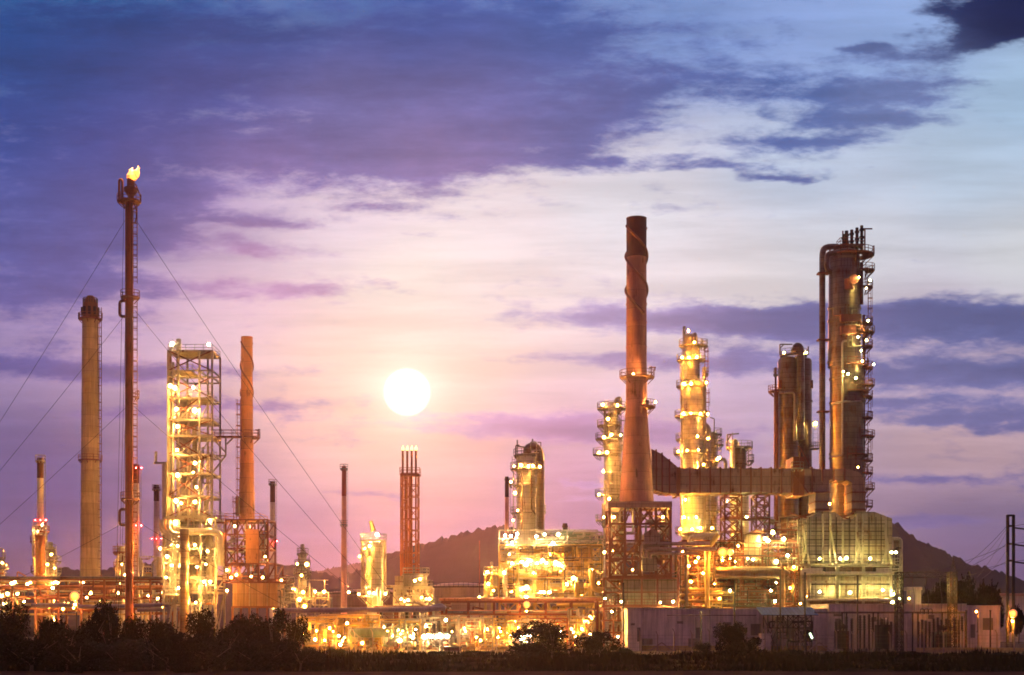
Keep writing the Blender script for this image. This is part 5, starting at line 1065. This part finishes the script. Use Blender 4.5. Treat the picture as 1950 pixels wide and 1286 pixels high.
# ------------------------------------------------------------------ fence
u = Unit('perimeter_fence', 'wire perimeter fence with slanted concrete posts in front of the whole plant', 'fence', 1000, 214)
R = random.Random(9); FP = surf('fence_concrete', (.34,.25,.2), .8); tops = {}
for i, xx in enumerate(range(470, 1960, 34)):
    x_ = xx+R.uniform(-3, 3); t = 1207+R.uniform(-3, 3); m = MB(); m.bar(u.P(x_, None), u.P(x_, t), .17); m.bar(u.P(x_, t), u.P(x_-3.5, t-7), .13); u.put(m, 'fence_post', FP)
for cx in (955, 1260, 716, 1560): u.bars('raking_brace', FP, [((cx,1224,0),(cx-22,1240,0)),((cx,1224,0),(cx+22,1240,0))], .17)
m = MB()
for yy in (1210,1217,1225,1233,1240): m.bar(u.P(465, yy), u.P(1960, yy), .035)
u.put(m, 'fence_wire', STEEL)
for label, xx, yt in (('tall dark bare pole before the long white building', 1335, 1165), ('tall dark lamp mast in front of the shelter', 1486, 1085), ('thin dark mast before the heater box, left', 1533, 1090), ('thin dark mast before the heater box, centre', 1633, 1096), ('slim pole before the pump deck', 1399, 1112), ('short dark pole at the right substation end', 1886, 1162), ('dark pole at the corner of the taller white building', 1840, 1162), ('dark pole behind the fence left of the white end block', 1187, 1110)):
    u = Unit('pole', label, 'pole', xx, 220, 'bare poles in the yard'); u.pipe([(xx,yt,0),(xx,None,0)], .13, DARK, 'pole_shaft'); u.bars('pole_cap', DARK, [((xx-2,yt+1,0),(xx+2,yt+1,0))], .12)
# low wall lit by the right lamp
u = Unit('low_wall', 'low concrete wall glowing orange along the fence at right', 'low wall', 1850, 217); u.box('wall', CONC, 1745, 1975, 1235, None, .3); u.box('coping', CONC, 1744, 1976, 1234, 1235, .5, -.1)

# ------------------------------------------------------------------ vegetation
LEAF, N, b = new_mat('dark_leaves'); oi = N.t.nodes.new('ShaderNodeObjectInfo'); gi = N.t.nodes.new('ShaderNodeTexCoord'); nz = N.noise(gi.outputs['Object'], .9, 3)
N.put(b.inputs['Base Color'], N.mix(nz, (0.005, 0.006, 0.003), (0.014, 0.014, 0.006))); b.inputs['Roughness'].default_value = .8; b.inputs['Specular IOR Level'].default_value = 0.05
BARK = surf('bark', (.05,.035,.025), .9)
def crown_mesh(seed, n, lobes, leaf):
    R = random.Random(seed); v = []; f = []
    for i in range(n):
        lx, ly, lz, lr, lh = R.choice(lobes)
        while True:
            a, b_, c = (R.uniform(-1, 1) for _ in range(3)); d = a*a+b_*b_+c*c
            if .12 < d < 1: break
        q = mn.noise(Vector((a*2+lx, b_*2+ly, c*2+lz+seed)))
        s_ = 1+.35*q
        p = Vector((lx+a*lr*s_, ly+b_*lr*s_, max(.05, lz+c*lh*s_)))
        d1 = Vector((R.gauss(0,1), R.gauss(0,1), R.gauss(0,1))).normalized(); d2 = d1.orthogonal().normalized(); w = leaf*R.uniform(.5, 1.3)
        k = len(v); v += [tuple(p+d1*w), tuple(p+d2*w*.45), tuple(p-d1*w), tuple(p-d2*w*.45)]; f.append((k,k+1,k+2,k+3))
    for i in range(70):
        lx, ly, lz, lr, lh = R.choice(lobes); dv = Vector((R.gauss(0,1), R.gauss(0,.6), abs(R.gauss(0,1))+.2)).normalized(); p0 = Vector((lx+dv.x*lr*.9, ly+dv.y*lr*.9, lz+dv.z*lh*.9)); L = R.uniform(.25, .75)
        for j in range(16):
            p = p0+dv*L*j/16+Vector((R.gauss(0,.05), R.gauss(0,.05), R.gauss(0,.05))); d1 = Vector((R.gauss(0,1), R.gauss(0,1), R.gauss(0,1))).normalized(); d2 = d1.orthogonal().normalized(); w = leaf*.7
            k = len(v); v += [tuple(p+d1*w), tuple(p+d2*w*.4), tuple(p-d1*w), tuple(p-d2*w*.4)]; f.append((k,k+1,k+2,k+3))
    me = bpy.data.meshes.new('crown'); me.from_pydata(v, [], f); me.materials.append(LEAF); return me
def bush_lobes(seed, w, h, low=.12):
    R = random.Random(seed); L = []
    for i in range(11):
        x = R.uniform(-w*.42, w*.42); t = R.uniform(low, .82)*(1-.45*(abs(x)/(w*.5))**2); L.append((x, R.uniform(-w*.22, w*.22), h*t, w*R.uniform(.13, .24), h*R.uniform(.13, .2)))
    return L
def trunk_mesh(seed, h, w):
    R = random.Random(seed); m = MB(); m.tube([(0,0,0),(.1,0,h*.25),(0,.1,h*.5)], [.16,.12,.08], 7)
    for i in range(6):
        a = R.uniform(0, 6.28); l = R.uniform(.25, .42)*w; z = h*R.uniform(.1, .4); m.tube([(0,0,z),(l*.5*cos(a), l*.5*sin(a), z+h*.2),(l*cos(a), l*sin(a), z+h*.4)], [.08,.05,.02], 5)
    me = bpy.data.meshes.new('trunk'); me.from_pydata(m.v, [], m.f); me.materials.append(BARK); return me
VAR = [(crown_mesh(i, 7000, bush_lobes(i+10, 5.6, 5.6), .16), trunk_mesh(i, 5.4, 5.4)) for i in range(4)]
def plant(name, label, cat, px, D, h, w, var=0, rot=0.0, group=None):
    e = bpy.data.objects.new(name, None); COL.objects.link(e); e.location = ((px-975)*D/F, D, 0); e.rotation_euler = (0, 0, rot); tag(e, label, cat, group)
    e.scale = (w/5.6, w/5.6, h/5.6)
    for nm, me in zip(('crown', 'trunk'), VAR[var] if isinstance(var, int) else var):
        o = bpy.data.objects.new(nm, me); COL.objects.link(o); o.parent = e
    return e
GB = 'dark bushes massed at lower left'
LB = [(-12,1152,88,148,'leftmost bush, cut by the photo edge'),(38,1142,70,150,'dark bush second from the left edge, under the edge column'),(88,1150,60,146,'low dark bush left of the glaring street lamp'),(128,1172,66,143,'low bush directly beneath the glaring left street lamp'),(172,1158,56,147,'dark bush just right of the glaring left street lamp'),
 (212,1142,62,152,'dark bush in front of the concrete chimney foot'),(246,1148,50,149,'bush covering the foot of the flare stack'),(292,1160,66,146,'low bush between flare stack and lattice tower'),(340,1166,60,150,'dark bush in front of the lattice tower left leg'),(385,1160,60,148,'dark bush in front of the lattice tower right leg'),
 (428,1172,56,146,'low bush left of the orange stack furnace'),(470,1152,74,152,'tall rounded bush below the orange stack furnace'),(520,1156,74,149,'tall rounded bush right of the orange stack furnace'),(556,1172,50,150,'rightmost full bush of the dark mass'),(60,1200,110,140,'broad low bush in front at far left'),(230,1206,120,140,'broad low bush in front below the flare stack'),(400,1208,120,140,'broad low bush in front below the lattice tower'),(320,1205,90,138,'front low bush left of centre of the dark mass'),(150,1212,100,138,'front low bush below the glaring left lamp'),(500,1206,110,141,'front low bush below the orange stack'),(572,1222,70,143,'small low bush tapering the mass to the right')]
for i, (px, yt, w_, D_, lab) in enumerate(LB):
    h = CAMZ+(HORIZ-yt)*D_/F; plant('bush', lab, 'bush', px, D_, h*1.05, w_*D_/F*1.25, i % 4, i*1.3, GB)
for i, (nm, lab, px, yt, w_, D_) in enumerate([('bush','round dark bush in front of the bright skids, left of the pair',1052,1183,122,188),('bush','smaller round dark bush just left of the white end block',1140,1187,72,190),('bush','dark bush with pointed top before the long white building',1395,1174,74,190),('bush','low spreading bush at the foot of the pointed one',1425,1212,80,186),
  ('bush','low scrub at the fence foot, right of the dark bush mass',630,1235,46,196),('bush','low scrub under the tilted fence braces, centre',905,1236,60,196),('bush','tiny scrub clump below the small dark hut',830,1238,40,196),('bush','low scrub hiding the fence foot below the furnace house',1180,1228,40,196),
  ('bush','low scrub left of the pointed bush',1345,1222,40,192),('bush','low scrub along the fence before the shelter',1500,1234,60,196),('bush','low scrub at the foot of the low orange wall',1740,1240,50,198),('bush','tiny scrub near the twin-pole pylon foot',1915,1240,40,200)]):
    h = CAMZ+(HORIZ-yt)*D_/F; plant(nm, lab, 'bush', px, D_, h*1.05, w_*D_/F*1.15, (i+1) % 4, i*.9, 'bushes along the fence')
TV = [(crown_mesh(50+i, 6000, bush_lobes(i+60, 5.6, 5.6, .35), .2), trunk_mesh(50+i, 5.6, 5.6)) for i in range(2)]
for i, (px, yt, w_, D_, lab) in enumerate([(1803,1102,44,290,'dark tree left behind the pointed pylon'),(1840,1093,52,292,'tallest dark tree right of the pointed pylon'),(1872,1108,50,290,'broad dark tree right of the tallest one'),(1893,1122,30,296,'small dark tree nearest the twin-pole pylon'),(1775,1118,40,296,'low dark tree under the gantry beam'),(1940,1152,36,300,'small dark tree at the far right edge')]):
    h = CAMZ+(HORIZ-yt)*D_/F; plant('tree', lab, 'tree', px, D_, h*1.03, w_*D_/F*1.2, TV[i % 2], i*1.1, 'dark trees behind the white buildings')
# grass verge
R = random.Random(77); m = MB()
for i in range(26000):
    D_ = R.uniform(141, 216); px = R.uniform(-40, 1990); x = (px-975)*D_/F
    c = mn.noise(Vector((x*.12, D_*.08, 0)))
    if c < -.12 and R.random() < .8: continue
    h = R.uniform(.12, .5)*(1+max(0, c)*3.6); a = R.uniform(0, 3.14); w = R.uniform(.06, .2); dx, dy = w*cos(a), w*sin(a); k = len(m.v); l = R.uniform(-.2, .2)
    m.v += [(x-dx, D_-dy, 0), (x+dx, D_+dy, 0), (x+l, D_+l, h)]; m.f.append((k,k+1,k+2))
GR = surf('verge_grass', (.018,.015,.007), .9, streak=0.1, spec=0.0)
tag(m.build('grass', GR, smooth=False), 'rough dark grass on the verge before the fence', 'grass', kind='stuff')

# ------------------------------------------------------------------ haze
hm = bpy.data.materials.new('haze'); hm.use_nodes = True; t = hm.node_tree; t.nodes.clear()
o = t.nodes.new('ShaderNodeOutputMaterial'); pv = t.nodes.new('ShaderNodeVolumePrincipled')
pv.inputs['Color'].default_value = HAZE_COL; pv.inputs['Density'].default_value = HAZE_D; pv.inputs['Anisotropy'].default_value = 0.84
t.links.new(pv.outputs[0], o.inputs['Volume'])
m = MB(); m.box(-4200, 4200, -260, 6100, -3, 124)
h = m.build('haze', hm, smooth=False); tag(h, 'thin warm dusk haze over the whole plain', 'haze', kind='stuff')

# more than 100 of one part on one thing: the smallest of them become one mass
def fold(e, base, keep=96):
    ch = [o for o in e.children if o.type == 'MESH' and o.name.split('.')[0] == base and not o.children]
    if len(ch) <= keep: return
    def size(o):
        c = [v for v in o.bound_box]; return sum(max(p[i] for p in c)-min(p[i] for p in c) for i in range(3))
    ch.sort(key=size, reverse=True); m = {}
    v = []; f = []; mats = []; mi = []
    for o in ch[keep:]:
        me = o.data; k = len(v); v += [tuple(q.co) for q in me.vertices]; f += [tuple(k+i for i in p.vertices) for p in me.polygons]
        mt = me.materials[0]
        if mt not in mats: mats.append(mt)
        mi += [mats.index(mt)]*len(me.polygons); bpy.data.objects.remove(o)
    me = bpy.data.meshes.new(base); me.from_pydata(v, [], f)
    for mt in mats: me.materials.append(mt)
    me.polygons.foreach_set('material_index', mi); me.polygons.foreach_set('use_smooth', [True]*len(f)); me.set_sharp_from_angle(angle=radians(35))
    o = bpy.data.objects.new(base, me); COL.objects.link(o); o.parent = e; o['kind'] = 'stuff'
for e in [o for o in S.objects if o.type == 'EMPTY']: fold(e, 'pipe'); fold(e, 'frame_column')
